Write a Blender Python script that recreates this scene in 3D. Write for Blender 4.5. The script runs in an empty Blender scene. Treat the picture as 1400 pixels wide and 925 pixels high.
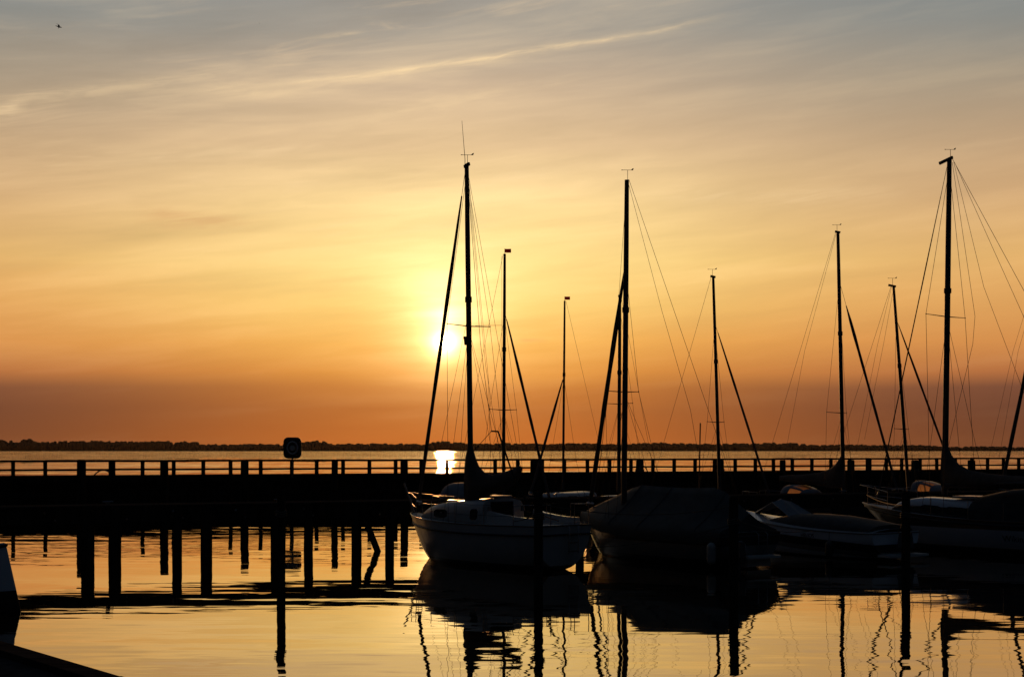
import bpy, bmesh, math, random
from mathutils import Vector, Matrix, noise
R = math.radians
S = bpy.context.scene
COL = S.collection

# ------------------------------------------------------------------ camera
F = 1923.0            # focal length measured in pixels of the 1400 px wide photograph
H = 3.3               # eye height above the water
HOR = 614.5           # row of the horizon
cam_d = bpy.data.cameras.new('camera'); cam = bpy.data.objects.new('camera', cam_d); COL.objects.link(cam)
cam_d.sensor_width = 36; cam_d.lens = 36*F/1400; cam_d.shift_y = (HOR-462.5)/1400
cam_d.clip_start = .1; cam_d.clip_end = 30000
cam.location = (0, 0, H); cam.rotation_euler = (R(90), 0, 0)
S.camera = cam
S.view_settings.view_transform = 'Standard'; S.view_settings.look = 'None'
S.view_settings.gamma = 1; S.view_settings.exposure = 0; S.view_settings.use_curve_mapping = False
S.cycles.max_bounces = 6; S.cycles.glossy_bounces = 4; S.cycles.diffuse_bounces = 2
S.cycles.transparent_max_bounces = 12; S.cycles.sample_clamp_indirect = 4
S.cycles.sample_clamp_direct = 0

SUN_AZ = math.atan2(608-700, F); SUN_EL = math.atan((HOR-468)/F)

# ------------------------------------------------------------------ node helpers
class N:
    def __init__(s, nt): s.t = nt
    def node(s, typ, **kw):
        n = s.t.nodes.new(typ)
        for k, v in kw.items(): setattr(n, k, v)
        return n
    def put(s, sock, v):
        if isinstance(v, (int, float)): sock.default_value = v
        elif isinstance(v, (tuple, list)):
            sock.default_value = tuple(v) if len(v) == len(sock.default_value) else tuple(v)+(1,)
        else: s.t.links.new(v, sock)
    def m(s, op, a, b=0.0, c=0.0, clamp=False):
        n = s.node('ShaderNodeMath', operation=op); n.use_clamp = clamp
        s.put(n.inputs[0], a); s.put(n.inputs[1], b); s.put(n.inputs[2], c); return n.outputs[0]
    def mix(s, f, a, b, blend='MIX'):
        n = s.node('ShaderNodeMix', data_type='RGBA', blend_type=blend)
        s.put(n.inputs[0], f); s.put(n.inputs[6], a); s.put(n.inputs[7], b); return n.outputs[2]
    def vec(s, x, y, z):
        n = s.node('ShaderNodeCombineXYZ'); s.put(n.inputs[0], x); s.put(n.inputs[1], y); s.put(n.inputs[2], z); return n.outputs[0]
    def sep(s, v):
        n = s.node('ShaderNodeSeparateXYZ'); s.put(n.inputs[0], v); return n.outputs
    def noise(s, v, scale, detail=2, rough=.5, dist=0.0):
        n = s.node('ShaderNodeTexNoise'); s.put(n.inputs['Vector'], v)
        n.inputs['Scale'].default_value = scale; n.inputs['Detail'].default_value = detail
        n.inputs['Roughness'].default_value = rough; n.inputs['Distortion'].default_value = dist
        return n.outputs
    def rng(s, v, a, b, c=0.0, d=1.0, kind='SMOOTHSTEP'):
        n = s.node('ShaderNodeMapRange', interpolation_type=kind)
        s.put(n.inputs[0], v); s.put(n.inputs[1], a); s.put(n.inputs[2], b); s.put(n.inputs[3], c); s.put(n.inputs[4], d)
        return n.outputs[0]
    def ramp(s, f, pts):
        n = s.node('ShaderNodeValToRGB'); s.put(n.inputs[0], f); r = n.color_ramp
        while len(r.elements) < len(pts): r.elements.new(.5)
        for e, (p, c) in zip(r.elements, pts): e.position = p; e.color = c
        return n.outputs[0]
def lin(c): return tuple(((x/255)/12.92 if x <= 10.3 else (((x/255)+.055)/1.055)**2.4) for x in c)+(1,)

# ------------------------------------------------------------------ sky
w = bpy.data.worlds.new('World'); S.world = w; w.use_nodes = True
nt = w.node_tree; nt.nodes.clear(); g = N(nt)
tc = g.node('ShaderNodeTexCoord').outputs['Generated']
dx, dy, dz = g.sep(tc)
az = g.m('ARCTAN2', dx, dy)
hz = g.m('SQRT', g.m('ADD', g.m('MULTIPLY', dx, dx), g.m('MULTIPLY', dy, dy)))
el = g.m('ARCTAN2', dz, hz)
ela = g.m('ABSOLUTE', el)
def elr(py): return math.atan((HOR-py)/F)/.6
TOP = [(.72, (70, 84, 104)), (1.0, (48, 62, 88))]
far = [(600, (104, 62, 42)), (560, (103, 63, 48)), (532, (114, 71, 55)), (510, (176, 107, 64)), (470, (210, 139, 76)), (420, (221, 158, 90)), (360, (224, 174, 107)),
       (280, (204, 164, 120)), (200, (182, 155, 124)), (120, (158, 146, 128)), (50, (136, 138, 134)), (0, (128, 135, 136))]
near = [(600, (192, 102, 38)), (560, (184, 102, 44)), (535, (196, 114, 48)), (510, (220, 141, 58)), (470, (238, 172, 82)), (420, (248, 204, 116)), (360, (252, 218, 138)),
        (280, (250, 216, 150)), (200, (230, 196, 152)), (120, (196, 172, 147)), (50, (164, 155, 144)), (0, (152, 148, 142))]
# slow undulation of the bands, so that the haze layers are not ruler-straight
bandn = g.noise(g.vec(g.m('MULTIPLY', az, 2.2), g.m('MULTIPLY', el, 9.0), 3.1), 1.0, 3, .5)[0]
elb = g.m('DIVIDE', g.m('ADD', ela, g.m('MULTIPLY', g.m('SUBTRACT', bandn, .5), .022)), .6)
def mk(lst): return [(max(0, elr(p)), lin(c)) for p, c in lst]+[(p, lin(c)) for p, c in TOP]
cf = g.ramp(elb, mk(far)); cn = g.ramp(elb, mk(near))
daz = g.m('SUBTRACT', az, SUN_AZ)
wn = g.m('EXPONENT', g.m('MULTIPLY', g.m('POWER', g.m('ABSOLUTE', g.m('DIVIDE', g.m('SUBTRACT', daz, .012), .225)), 2.0), -1.0))
base = g.mix(wn, cf, cn)
# streaky cirrus: noise stretched along the horizon with a gentle climb to the right
tilt = g.m('SUBTRACT', el, g.m('MULTIPLY', az, .10))
c1 = g.noise(g.vec(g.m('MULTIPLY', az, 3.2), g.m('MULTIPLY', tilt, 26.0), 0.0), 1.0, 6, .55, .4)[0]
c2 = g.noise(g.vec(g.m('MULTIPLY', az, 9.0), g.m('MULTIPLY', tilt, 80.0), 7.0), 1.0, 5, .6, .5)[0]
st = g.m('ADD', g.m('MULTIPLY', g.m('SUBTRACT', c1, .5), 1.0), g.m('MULTIPLY', g.m('SUBTRACT', c2, .5), .45))
hi = g.rng(ela, .02, .14)
amp = g.m('MULTIPLY', st, g.m('MULTIPLY', g.m('ADD', .16, g.m('MULTIPLY', hi, .60)), g.rng(g.m('ADD', az, g.m('MULTIPLY', el, 1.0)), .15, .60, 1.0, .45)))
base = g.mix(1.0, base, g.mix(0.0, (1, 1, 1), (1, 1, 1)), 'MULTIPLY')
warm = g.mix(g.m('MULTIPLY', g.m('ADD', amp, 0.0), 2.0, clamp=True), (0, 0, 0), lin((232, 196, 150)))
vm = g.node('ShaderNodeVectorMath', operation='SCALE'); g.put(vm.inputs[0], base)
g.put(vm.inputs['Scale'], g.m('ADD', 1.0, g.m('MULTIPLY', amp, .75)))
base = g.mix(g.m('MULTIPLY', amp, .9, clamp=True), vm.outputs[0], lin((250, 215, 160)))
# the long thin contrail-like band and a few fainter companions
def streak(a0, e0, slope, curve, width, alen0, alen1, amt, seed):
    n_ = g.noise(g.vec(g.m('MULTIPLY', az, 14.0), g.m('MULTIPLY', el, 60.0), seed), 1.0, 5, .6)[0]
    n2_ = g.noise(g.vec(g.m('MULTIPLY', az, 30.0), g.m('MULTIPLY', g.m('SUBTRACT', el, g.m('MULTIPLY', az, .16)), 260.0), seed+.5), 1.0, 5, .6, .6)[0]
    x = g.m('SUBTRACT', az, a0)
    line = g.m('ADD', e0, g.m('ADD', g.m('MULTIPLY', x, slope), g.m('MULTIPLY', g.m('MULTIPLY', x, x), curve)))
    d = g.m('SUBTRACT', g.m('ADD', el, g.m('MULTIPLY', g.m('SUBTRACT', n_, .5), width*2.5)), line)
    up = g.m('EXPONENT', g.m('MULTIPLY', g.m('POWER', g.m('ABSOLUTE', g.m('DIVIDE', d, width)), 1.6), -1.0))
    e1 = g.m('MULTIPLY', g.rng(az, alen0[0], alen0[1]), g.rng(az, alen1[1], alen1[0]))
    return g.m('MULTIPLY', g.m('MULTIPLY', up, e1), g.m('MULTIPLY', g.rng(n2_, .34, .66, .35, 1.35), amt))
def A(px): return math.atan((px-700)/F)
def E(px, py): return math.atan((HOR-py)/math.sqrt(F*F+(px-700)**2))
s1 = streak(A(700), E(700, 75), .140, .02, .0019, (A(260), A(620)), (A(850), A(1020)), .40, 2.0)
s1b = streak(A(640), E(640, 88), .150, .0, .0048, (A(230), A(480)), (A(640), A(880)), .17, 2.6)
s9 = streak(A(330), E(330, 118), .16, -.2, .0060, (A(100), A(260)), (A(420), A(640)), .13, 41.0)
s10 = streak(A(720), E(720, 240), .10, -.3, .0035, (A(600), A(690)), (A(740), A(800)), .14, 43.0)
s2 = streak(A(120), E(120, 124), .20, -.1, .0045, (A(-40), A(60)), (A(180), A(420)), .20, 5.0)
s3 = streak(A(600), E(600, 142), .20, -.30, .0050, (A(380), A(560)), (A(640), A(900)), .16, 9.0)
s4 = streak(A(330), E(330, 128), .03, 0, .0035, (A(250), A(310)), (A(350), A(430)), .20, 12.0)
s5 = streak(A(470), E(470, 48), .14, 0, .0014, (A(400), A(460)), (A(470), A(510)), .22, 15.0)
s6 = streak(A(10), E(10, 150), .30, 0, .0045, (A(-60), A(-10)), (A(12), A(45)), .35, 17.0)
s7 = streak(A(1060), E(1060, 268), -.02, 0, .0060, (A(760), A(1000)), (A(1060), A(1330)), .16, 21.0)
s8 = streak(A(260), E(260, 212), .12, 0, .0040, (A(60), A(200)), (A(380), A(560)), .14, 23.0)
tot = s1
for q in (s1b, s9, s10, s2, s3, s4, s5, s6, s7, s8): tot = g.m('ADD', tot, q)
base = g.mix(g.m('MULTIPLY', tot, 1.0, clamp=True), base, lin((255, 222, 172)))
tl2 = g.m('SUBTRACT', el, g.m('MULTIPLY', az, .17))
wv = g.noise(g.vec(g.m('MULTIPLY', az, 4.0), g.m('MULTIPLY', el, 14.0), 51.0), 1.0, 3, .5)[0]
fe = g.noise(g.vec(g.m('ADD', g.m('MULTIPLY', az, 11.0), g.m('MULTIPLY', wv, 2.2)), g.m('ADD', g.m('MULTIPLY', tl2, 120.0), g.m('MULTIPLY', wv, 3.5)), 53.0), 1.0, 7, .62, .35)[0]
fm = g.m('MULTIPLY', g.rng(fe, .50, .78), g.m('MULTIPLY', g.m('MULTIPLY', g.rng(el, .09, .17), g.rng(wv, .40, .62)), g.rng(az, .24, -.02, 0.0, .30)))
base = g.mix(fm, base, lin((252, 216, 168)))
# small dark puffs of cloud
d1 = streak(A(240), E(240, 298), -.05, 0, .0055, (A(170), A(230)), (A(280), A(400)), .20, 31.0)
d2 = streak(A(728), E(728, 466), 0, 0, .0013, (A(706), A(720)), (A(735), A(752)), .35, 33.0)
dd = g.m('ADD', d1, d2)
base = g.mix(g.m('MULTIPLY', dd, 1.0, clamp=True), base, lin((190, 120, 80)))
# glow of the low sun through the haze
ce = math.cos(SUN_EL)
gx = g.m('MULTIPLY', daz, ce); gy = g.m('SUBTRACT', el, SUN_EL)
r = g.m('SQRT', g.m('ADD', g.m('MULTIPLY', gx, gx), g.m('MULTIPLY', gy, gy)))
gyu = g.m('MULTIPLY', g.m('SUBTRACT', el, SUN_EL+.016), .80)
r2 = g.m('SQRT', g.m('ADD', g.m('MULTIPLY', gx, gx), g.m('MULTIPLY', gyu, gyu)))
def ex(r, s): return g.m('EXPONENT', g.m('MULTIPLY', r, -1.0/s))
ext = g.rng(el, -.005, .080, .25, 1.0)
c5 = g.noise(g.vec(g.m('MULTIPLY', az, 5.0), g.m('MULTIPLY', el, 110.0), 61.0), 1.0, 4, .5)[0]
stg = g.m('ADD', g.m('ADD', 1.0, g.m('MULTIPLY', st, 1.2)), g.m('MULTIPLY', g.m('SUBTRACT', c5, .5), 1.3))
glow = [(ex(r, .0040), (11.0, 9.0, 4.2)), (ex(r, .015), (.6, .36, .03)), (g.m('MULTIPLY', g.m('MULTIPLY', ex(r2, .017), ext), stg), (1.35, 1.06, .66)),
        (g.m('MULTIPLY', g.m('MULTIPLY', ex(r2, .085), ext), stg), (.14, .11, .03))]
tot = base
for f_, c_ in glow:
    v_ = g.node('ShaderNodeVectorMath', operation='SCALE'); g.put(v_.inputs[0], c_); g.put(v_.inputs['Scale'], f_)
    a_ = g.node('ShaderNodeVectorMath', operation='ADD'); g.put(a_.inputs[0], tot); g.put(a_.inputs[1], v_.outputs[0]); tot = a_.outputs[0]
disc = g.rng(r, .0050, .0042)
v_ = g.node('ShaderNodeVectorMath', operation='SCALE'); g.put(v_.inputs[0], (9, 7.2, 4.2)); g.put(v_.inputs['Scale'], disc)
a_ = g.node('ShaderNodeVectorMath', operation='ADD'); g.put(a_.inputs[0], tot); g.put(a_.inputs[1], v_.outputs[0]); tot = a_.outputs[0]
# the sky away from the sunset is far dimmer and bluer
cosA = g.m('COSINE', daz)
back = g.rng(cosA, .92, .55, 1.0, 0.0)
high = g.rng(ela, .32, .60, 1.0, .0)
front = g.m('MULTIPLY', back, high)
eastc = g.ramp(g.m('DIVIDE', ela, 1.5), [(0, (.003, .003, .004, 1)), (.15, (.0035, .0045, .0065, 1)), (.5, (.011, .018, .030, 1)), (1.0, (.026, .044, .076, 1))])
tot = g.mix(front, eastc, tot)
sky = g.node('ShaderNodeTexSky', sky_type='NISHITA'); sky.sun_disc = False
sky.sun_elevation = SUN_EL; sky.sun_rotation = SUN_AZ; sky.dust_density = 4; sky.altitude = 0
nsc = g.node('ShaderNodeVectorMath', operation='SCALE'); g.put(nsc.inputs[0], sky.outputs[0]); nsc.inputs['Scale'].default_value = .0015
a_ = g.node('ShaderNodeVectorMath', operation='ADD'); g.put(a_.inputs[0], tot); g.put(a_.inputs[1], nsc.outputs[0])
bg = g.node('ShaderNodeBackground'); g.put(bg.inputs[0], a_.outputs[0]); bg.inputs[1].default_value = 1.0
out = g.node('ShaderNodeOutputWorld'); nt.links.new(bg.outputs[0], out.inputs[0])
w.cycles.sampling_method = 'MANUAL'; w.cycles.sample_map_resolution = 2048

# ------------------------------------------------------------------ sun
sd = bpy.data.lights.new('sun', 'SUN'); sd.energy = 1.1; sd.angle = R(.53); sd.color = (1, .45, .15)
so = bpy.data.objects.new('sun', sd); COL.objects.link(so)
sdir = Vector((math.sin(SUN_AZ)*math.cos(SUN_EL), math.cos(SUN_AZ)*math.cos(SUN_EL), math.sin(SUN_EL)))
so.rotation_euler = (-sdir).to_track_quat('-Z', 'Y').to_euler(); so.location = (0, 0, 60)

# ------------------------------------------------------------------ materials
def principled(name, col, rough=.5, metal=0.0, var=.0, vscale=3.0, bump=0.0, bscale=20, spec=.5, stretch=(1, 1, 1), coat=0):
    m = bpy.data.materials.new(name); m.use_nodes = True; t = m.node_tree; q = N(t); b = t.nodes['Principled BSDF']
    b.inputs['Roughness'].default_value = rough; b.inputs['Metallic'].default_value = metal
    b.inputs['Specular IOR Level'].default_value = spec
    if coat: b.inputs['Coat Weight'].default_value = coat
    co = q.node('ShaderNodeTexCoord').outputs['Object']
    mp = q.node('ShaderNodeMapping'); q.put(mp.inputs[0], co); mp.inputs['Scale'].default_value = stretch
    n1 = q.noise(mp.outputs[0], vscale, 5, .6)[0]
    dark = tuple(c*(1-var) for c in col); lite = tuple(min(1, c*(1+var)) for c in col)
    q.put(b.inputs['Base Color'], q.mix(q.rng(n1, .3, .7), dark, lite))
    if bump:
        bn = q.node('ShaderNodeBump'); bn.inputs['Strength'].default_value = bump; bn.inputs['Distance'].default_value = .01
        q.put(bn.inputs['Height'], q.noise(mp.outputs[0], bscale, 4, .6)[0]); q.put(b.inputs['Normal'], bn.outputs[0])
    return m
M = dict(
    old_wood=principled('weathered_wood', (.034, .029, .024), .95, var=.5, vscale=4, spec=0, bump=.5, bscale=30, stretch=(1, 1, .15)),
    deck_wood=principled('deck_planks', (.040, .034, .029), .95, var=.4, vscale=3, spec=0, bump=.4, stretch=(.3, 4, 4)),
    gel=principled('white_gelcoat', (.45, .46, .46), .28, var=.06, vscale=1.2, coat=.3),
    cabin=principled('cabin_gelcoat', (.42, .43, .43), .35, var=.06, vscale=1.5),
    deckp=principled('deck_nonslip', (.42, .43, .42), .6, var=.1, vscale=5, bump=.2, bscale=120),
    blackp=principled('black_rubber', (.015, .015, .016), .5, var=.2),
    alu=principled('anodised_spar', (.040, .040, .043), .55, .0, spec=.25, var=.15, vscale=2),
    steel=principled('stainless_tube', (.22, .22, .23), .35, 1.0, var=.05),
    wire=principled('rigging_wire', (.02, .02, .02), .8, .0, spec=.1, var=.1),
    canvas_dark=principled('dark_canvas', (.030, .034, .036), .9, var=.3, vscale=3, bump=.6, bscale=9),
    canvas_brown=principled('brown_canvas', (.075, .055, .045), .9, var=.25, vscale=3, bump=.6, bscale=9),
    canvas_green=principled('grey_green_tarpaulin', (.040, .046, .044), .85, var=.25, vscale=2, bump=.7, bscale=6),
    canvas_lite=principled('pale_canvas', (.17, .17, .185), .85, var=.12, vscale=3, bump=.5, bscale=9),
    sail=principled('furled_sailcloth', (.06, .05, .048), .85, var=.3, vscale=6, bump=.4, bscale=20),
    glass=principled('smoked_glass', (.012, .013, .014), .08, var=.1),
    red=principled('red_pennant', (.30, .03, .02), .7, var=.15),
    rope=principled('mooring_rope', (.07, .06, .05), .9, var=.3, vscale=20),
    fender=principled('white_fender', (.26, .27, .27), .45, var=.12, vscale=6),
    wood=principled('varnished_wood', (.10, .05, .025), .35, var=.3, vscale=6, stretch=(.2, 3, 3), coat=.3),
    stone=principled('quay_paving', (.045, .042, .04), .95, var=.4, spec=0, vscale=7, bump=.7, bscale=25),
    bird=principled('gull_plumage', (.12, .12, .12), .8, var=.3),
    ring=principled('life_ring_paint', (.55, .50, .50), .5, var=.1),
    box=principled('blue_grey_cabinet', (.03, .035, .045), .55, var=.15),
    motor=principled('outboard_cowling', (.06, .065, .07), .35, var=.1),
    lettering=principled('dark_blue_lettering', (.01, .015, .03), .5, var=.1),
    land=principled('shore_grass', (.05, .05, .03), .95, var=.3, vscale=.01),
    foliage=principled('distant_foliage', (.045, .048, .025), .95, var=.45, vscale=.06),
)
# translucent plastic windows of the spray hoods
m = bpy.data.materials.new('clear_vinyl_window'); m.use_nodes = True; b = m.node_tree.nodes['Principled BSDF']
b.inputs['Base Color'].default_value = (.10, .08, .06, 1); b.inputs['Roughness'].default_value = .2
_q = N(m.node_tree); _t = _q.node('ShaderNodeBsdfTranslucent'); _t.inputs[0].default_value = (.75, .45, .25, 1)
_x = _q.node('ShaderNodeMixShader'); _x.inputs[0].default_value = .6
m.node_tree.links.new(b.outputs[0], _x.inputs[1]); m.node_tree.links.new(_t.outputs[0], _x.inputs[2])
m.node_tree.links.new(_x.outputs[0], m.node_tree.nodes['Material Output'].inputs[0]); M['vinyl'] = m
m = M['red']; _q = N(m.node_tree); _t = _q.node('ShaderNodeBsdfTranslucent'); _t.inputs[0].default_value = (.55, .04, .03, 1)
_x = _q.node('ShaderNodeMixShader'); _x.inputs[0].default_value = .6; _b = m.node_tree.nodes['Principled BSDF']
m.node_tree.links.new(_b.outputs[0], _x.inputs[1]); m.node_tree.links.new(_t.outputs[0], _x.inputs[2]); m.node_tree.links.new(_x.outputs[0], m.node_tree.nodes['Material Output'].inputs[0])
# hull paint: white topsides, waterline stripe and dark antifouling by height
def hull_mat(name, top, anti, boot, z0, z1, extra=None, sl=0.0):
    m = bpy.data.materials.new(name); m.use_nodes = True; t = m.node_tree; q = N(t); b = t.nodes['Principled BSDF']
    co = q.node('ShaderNodeTexCoord').outputs['Object']; x, y, z = q.sep(co)
    n1 = q.noise(co, 1.4, 5, .6)[0]; n2 = q.noise(co, 22, 4, .6)[0]
    topc = q.mix(q.rng(n1, .3, .7), tuple(c*.9 for c in top), top)
    grime = q.m('MULTIPLY', q.rng(z, .45, .08), q.rng(n2, .4, .75))
    topc = q.mix(q.m('MULTIPLY', grime, .45), topc, (.12, .11, .07))
    c = q.mix(q.m('GREATER_THAN', z, z1), boot, topc)
    c = q.mix(q.m('GREATER_THAN', z, z0), anti, c)
    if extra:
        z = q.m('SUBTRACT', z, q.m('MULTIPLY', q.m('ADD', x, 4.0), sl))
        for lo, hi_, cc in extra:
            f = q.m('MULTIPLY', q.m('GREATER_THAN', z, lo), q.m('LESS_THAN', z, hi_)); c = q.mix(f, c, cc)
    q.put(b.inputs['Base Color'], c); b.inputs['Roughness'].default_value = .3; b.inputs['Coat Weight'].default_value = .3
    return m
M['hullA'] = hull_mat('white_hull_paint', (.42, .43, .43), (.02, .018, .017), (.03, .03, .035), .05, .13)
M['hullC'] = hull_mat('worn_white_hull_paint', (.15, .16, .16), (.02, .02, .02), (.02, .02, .022), .12, .2, [(.62, 3, (.03, .03, .03))])
M['hullD'] = hull_mat('two_tone_hull_paint', (.68, .73, .80), (.02, .02, .02), (.02, .02, .022), .03, .05, [(.05, .20, (.20, .20, .19)), (.20, .44, (.012, .013, .016))], .045)
M['hullE'] = hull_mat('dark_sheer_hull_paint', (.42, .46, .52), (.015, .015, .015), (.015, .015, .015), .12, .22, [(.80, 3, (.02, .021, .024))])
M['hullN'] = hull_mat('white_over_dark_hull_paint', (.62, .66, .72), (.015, .015, .015), (.02, .02, .02), .38, .44)
M['cabinE'] = hull_mat('two_tone_cabin_paint', (.60, .64, .70), (.6, .6, .6), (.6, .6, .6), -9, -9, [(-1, 1.42, (.022, .02, .018))])
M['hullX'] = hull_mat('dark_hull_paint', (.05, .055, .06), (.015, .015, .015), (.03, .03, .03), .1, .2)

# water: mirror-calm in the basin, wind-ruffled beyond the pier; real slopes drive the shading normal
PX0, PZ0, PX1, PZ1 = -28.36, 77.9, 38.3, 105.2
PD = Vector((PX1-PX0, PZ1-PZ0)).normalized(); PN = Vector((-PD.y, PD.x))
m = bpy.data.materials.new('water_surface'); m.use_nodes = True; t = m.node_tree; q = N(t); b = t.nodes['Principled BSDF']
geo = q.node('ShaderNodeNewGeometry').outputs['Position']; px_, py_, pz_ = q.sep(geo)
beyond = q.m('SUBTRACT', q.m('ADD', q.m('MULTIPLY', px_, PN.x), q.m('MULTIPLY', py_, PN.y)), PX0*PN.x+PZ0*PN.y)
lake = q.rng(beyond, -1.0, 3.0)
def slope(scale, ax, ay, seed, detail=2, rough=.5):
    v = q.vec(q.m('MULTIPLY', px_, ax), q.m('MULTIPLY', py_, ay), seed)
    n = q.noise(v, scale, detail, rough, .3)
    return q.sep(n[1])
a1 = slope(1.0, .16, .45, 1.0); a2 = slope(1.0, .30, 1.5, 4.0, 3); a3 = slope(1.0, .05, .10, 8.0); a4 = slope(1.0, .9, 5.0, 17.0, 2)
# patches of breeze make some water smoother than other water
pat = q.rng(q.noise(q.vec(q.m('MULTIPLY', px_, .03), q.m('MULTIPLY', py_, .10), 2.0), 1.0, 3)[0], .35, .7, .45, 1.5)
def comp(i, k1, k2, k3):
    return q.m('ADD', q.m('MULTIPLY', q.m('SUBTRACT', a1[i], .5), k1), q.m('ADD', q.m('MULTIPLY', q.m('SUBTRACT', a2[i], .5), k2), q.m('MULTIPLY', q.m('SUBTRACT', a3[i], .5), k3)))
hx = q.m('MULTIPLY', comp(0, .030, .022, .006), pat); hy = q.m('MULTIPLY', q.m('ADD', comp(1, .026, .042, .010), q.m('MULTIPLY', q.m('SUBTRACT', a4[1], .5), .030)), pat)
b1 = slope(1.0, .035, .22, 11.0, 4, .6); b2 = slope(1.0, .30, 1.6, 14.0, 3)
gust = q.rng(q.noise(q.vec(q.m('MULTIPLY', px_, .004), q.m('MULTIPLY', py_, .02), 5.0), 1.0, 4, .6)[0], .3, .7, .75, 1.25)
lx = q.m('MULTIPLY', q.m('ADD', q.m('MULTIPLY', q.m('SUBTRACT', b1[0], .5), .17), q.m('MULTIPLY', q.m('SUBTRACT', b2[0], .5), .14)), gust)
ly = q.m('MULTIPLY', q.m('ADD', q.m('MULTIPLY', q.m('SUBTRACT', b1[1], .5), .50), q.m('MULTIPLY', q.m('SUBTRACT', b2[1], .5), .42)), gust)
def mixf(f, a, c): return q.m('ADD', a, q.m('MULTIPLY', f, q.m('SUBTRACT', c, a)))
nrm = q.node('ShaderNodeVectorMath', operation='NORMALIZE')
q.put(nrm.inputs[0], q.vec(mixf(lake, hx, lx), mixf(lake, hy, ly), 1.0))
q.put(b.inputs['Normal'], nrm.outputs[0])
b.inputs['Base Color'].default_value = (.006, .008, .007, 1); b.inputs['Roughness'].default_value = .02
b.inputs['IOR'].default_value = 1.45; b.inputs['Coat Weight'].default_value = .75; b.inputs['Coat IOR'].default_value = 1.45; b.inputs['Coat Tint'].default_value = (1, .72, .36, 1); b.inputs['Coat Roughness'].default_value = .015  # golden tone of the reflected sunset put into the coat tint
q.put(b.inputs['Coat Normal'], nrm.outputs[0])
M['water'] = m

# ------------------------------------------------------------------ mesh helpers
class MB:
    def __init__(s): s.v = []; s.f = []; s.s = []
    def add(s, vs, fs, smooth=False):
        o = len(s.v); s.v += [Vector(p) for p in vs]; s.f += [tuple(i+o for i in f) for f in fs]; s.s += [smooth]*len(fs); return s
    def box(s, c, d, rz=0.0, taper=1.0):
        hx, hy, hz = d[0]/2, d[1]/2, d[2]/2; vs = []
        for z, k in ((-hz, 1), (hz, taper)):
            for x, y in ((-hx, -hy), (hx, -hy), (hx, hy), (-hx, hy)):
                p = Vector((x*k, y*k, 0)); p.rotate(Matrix.Rotation(rz, 3, 'Z')); vs.append((c[0]+p.x, c[1]+p.y, c[2]+z))
        return s.add(vs, [(3, 2, 1, 0), (4, 5, 6, 7), (0, 1, 5, 4), (1, 2, 6, 5), (2, 3, 7, 6), (3, 0, 4, 7)])
    def bar(s, a, b_, wy, wz):
        """square bar from a to b"""
        a, b_ = Vector(a), Vector(b_); d = (b_-a).normalized(); up = Vector((0, 0, 1)) if abs(d.z) < .9 else Vector((1, 0, 0))
        x = d.cross(up).normalized()*wy/2; y = x.cross(d).normalized()*wz/2
        vs = [p+i*x+j*y for p in (a, b_) for i, j in ((-1, -1), (1, -1), (1, 1), (-1, 1))]
        return s.add(vs, [(3, 2, 1, 0), (4, 5, 6, 7), (0, 1, 5, 4), (1, 2, 6, 5), (2, 3, 7, 6), (3, 0, 4, 7)])
    def tube(s, pts, rad, n=8, squash=1.0):
        pts = [Vector(p) for p in pts]; k = len(pts)
        rad = [rad]*k if isinstance(rad, (int, float)) else list(rad)
        vs = []; ref = None
        for i, p in enumerate(pts):
            d = (pts[min(i+1, k-1)]-pts[max(i-1, 0)]).normalized()
            if ref is None: ref = Vector((0, 0, 1)) if abs(d.z) < .9 else Vector((1, 0, 0))
            x = d.cross(ref).normalized(); y = x.cross(d).normalized(); ref = y if abs(d.dot(y)) < .9 else ref
            for j in range(n):
                a = 2*math.pi*j/n; vs.append(p+x*math.cos(a)*rad[i]*squash+y*math.sin(a)*rad[i])
        fs = [(i*n+j, i*n+(j+1) % n, (i+1)*n+(j+1) % n, (i+1)*n+j) for i in range(k-1) for j in range(n)]
        s.add(vs, fs, True); s.add(vs[:n], [tuple(range(n-1, -1, -1))]); s.add(vs[-n:], [tuple(range(n))]); return s
    def loft(s, rings, closed=True, cap=True, smooth=True):
        n = len(rings[0]); vs = [p for r_ in rings for p in r_]; m_ = n if closed else n-1
        fs = [(i*n+j, i*n+(j+1) % n, (i+1)*n+(j+1) % n, (i+1)*n+j) for i in range(len(rings)-1) for j in range(m_)]
        s.add(vs, fs, smooth)
        if cap: s.add(rings[0], [tuple(range(n-1, -1, -1))]); s.add(rings[-1], [tuple(range(n))])
        return s
    def blob(s, c, d, seg=10, rings=6):
        rr = []
        for i in range(1, rings):
            a = math.pi*i/rings
            rr.append([(c[0]+d[0]*math.sin(a)*math.cos(2*math.pi*j/seg), c[1]+d[1]*math.sin(a)*math.sin(2*math.pi*j/seg), c[2]-d[2]*math.cos(a)) for j in range(seg)])
        return s.loft(rr)
    def build(s, name, mat, parent=None, world=False):
        me = bpy.data.meshes.new(name)
        vs = s.v
        if world and parent is not None:
            inv = wm(parent).inverted(); vs = [inv @ p for p in vs]
        me.from_pydata([tuple(p) for p in vs], [], s.f)
        me.polygons.foreach_set('use_smooth', s.s); me.update()
        bm = bmesh.new(); bm.from_mesh(me); bmesh.ops.recalc_face_normals(bm, faces=bm.faces); bm.to_mesh(me); bm.free()
        me.materials.append(M[mat] if isinstance(mat, str) else mat)
        o = bpy.data.objects.new(name, me); COL.objects.link(o)
        if parent is not None: o.parent = parent
        return o
def wm(o):
    m_ = Matrix.LocRotScale(o.location, o.rotation_euler, o.scale)
    return wm(o.parent) @ m_ if o.parent else m_
def tag(o, label=None, cat=None, group=None, kind=None):
    if label: o['label'] = label
    if cat: o['category'] = cat
    if group: o['group'] = group
    if kind: o['kind'] = kind
    return o
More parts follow.
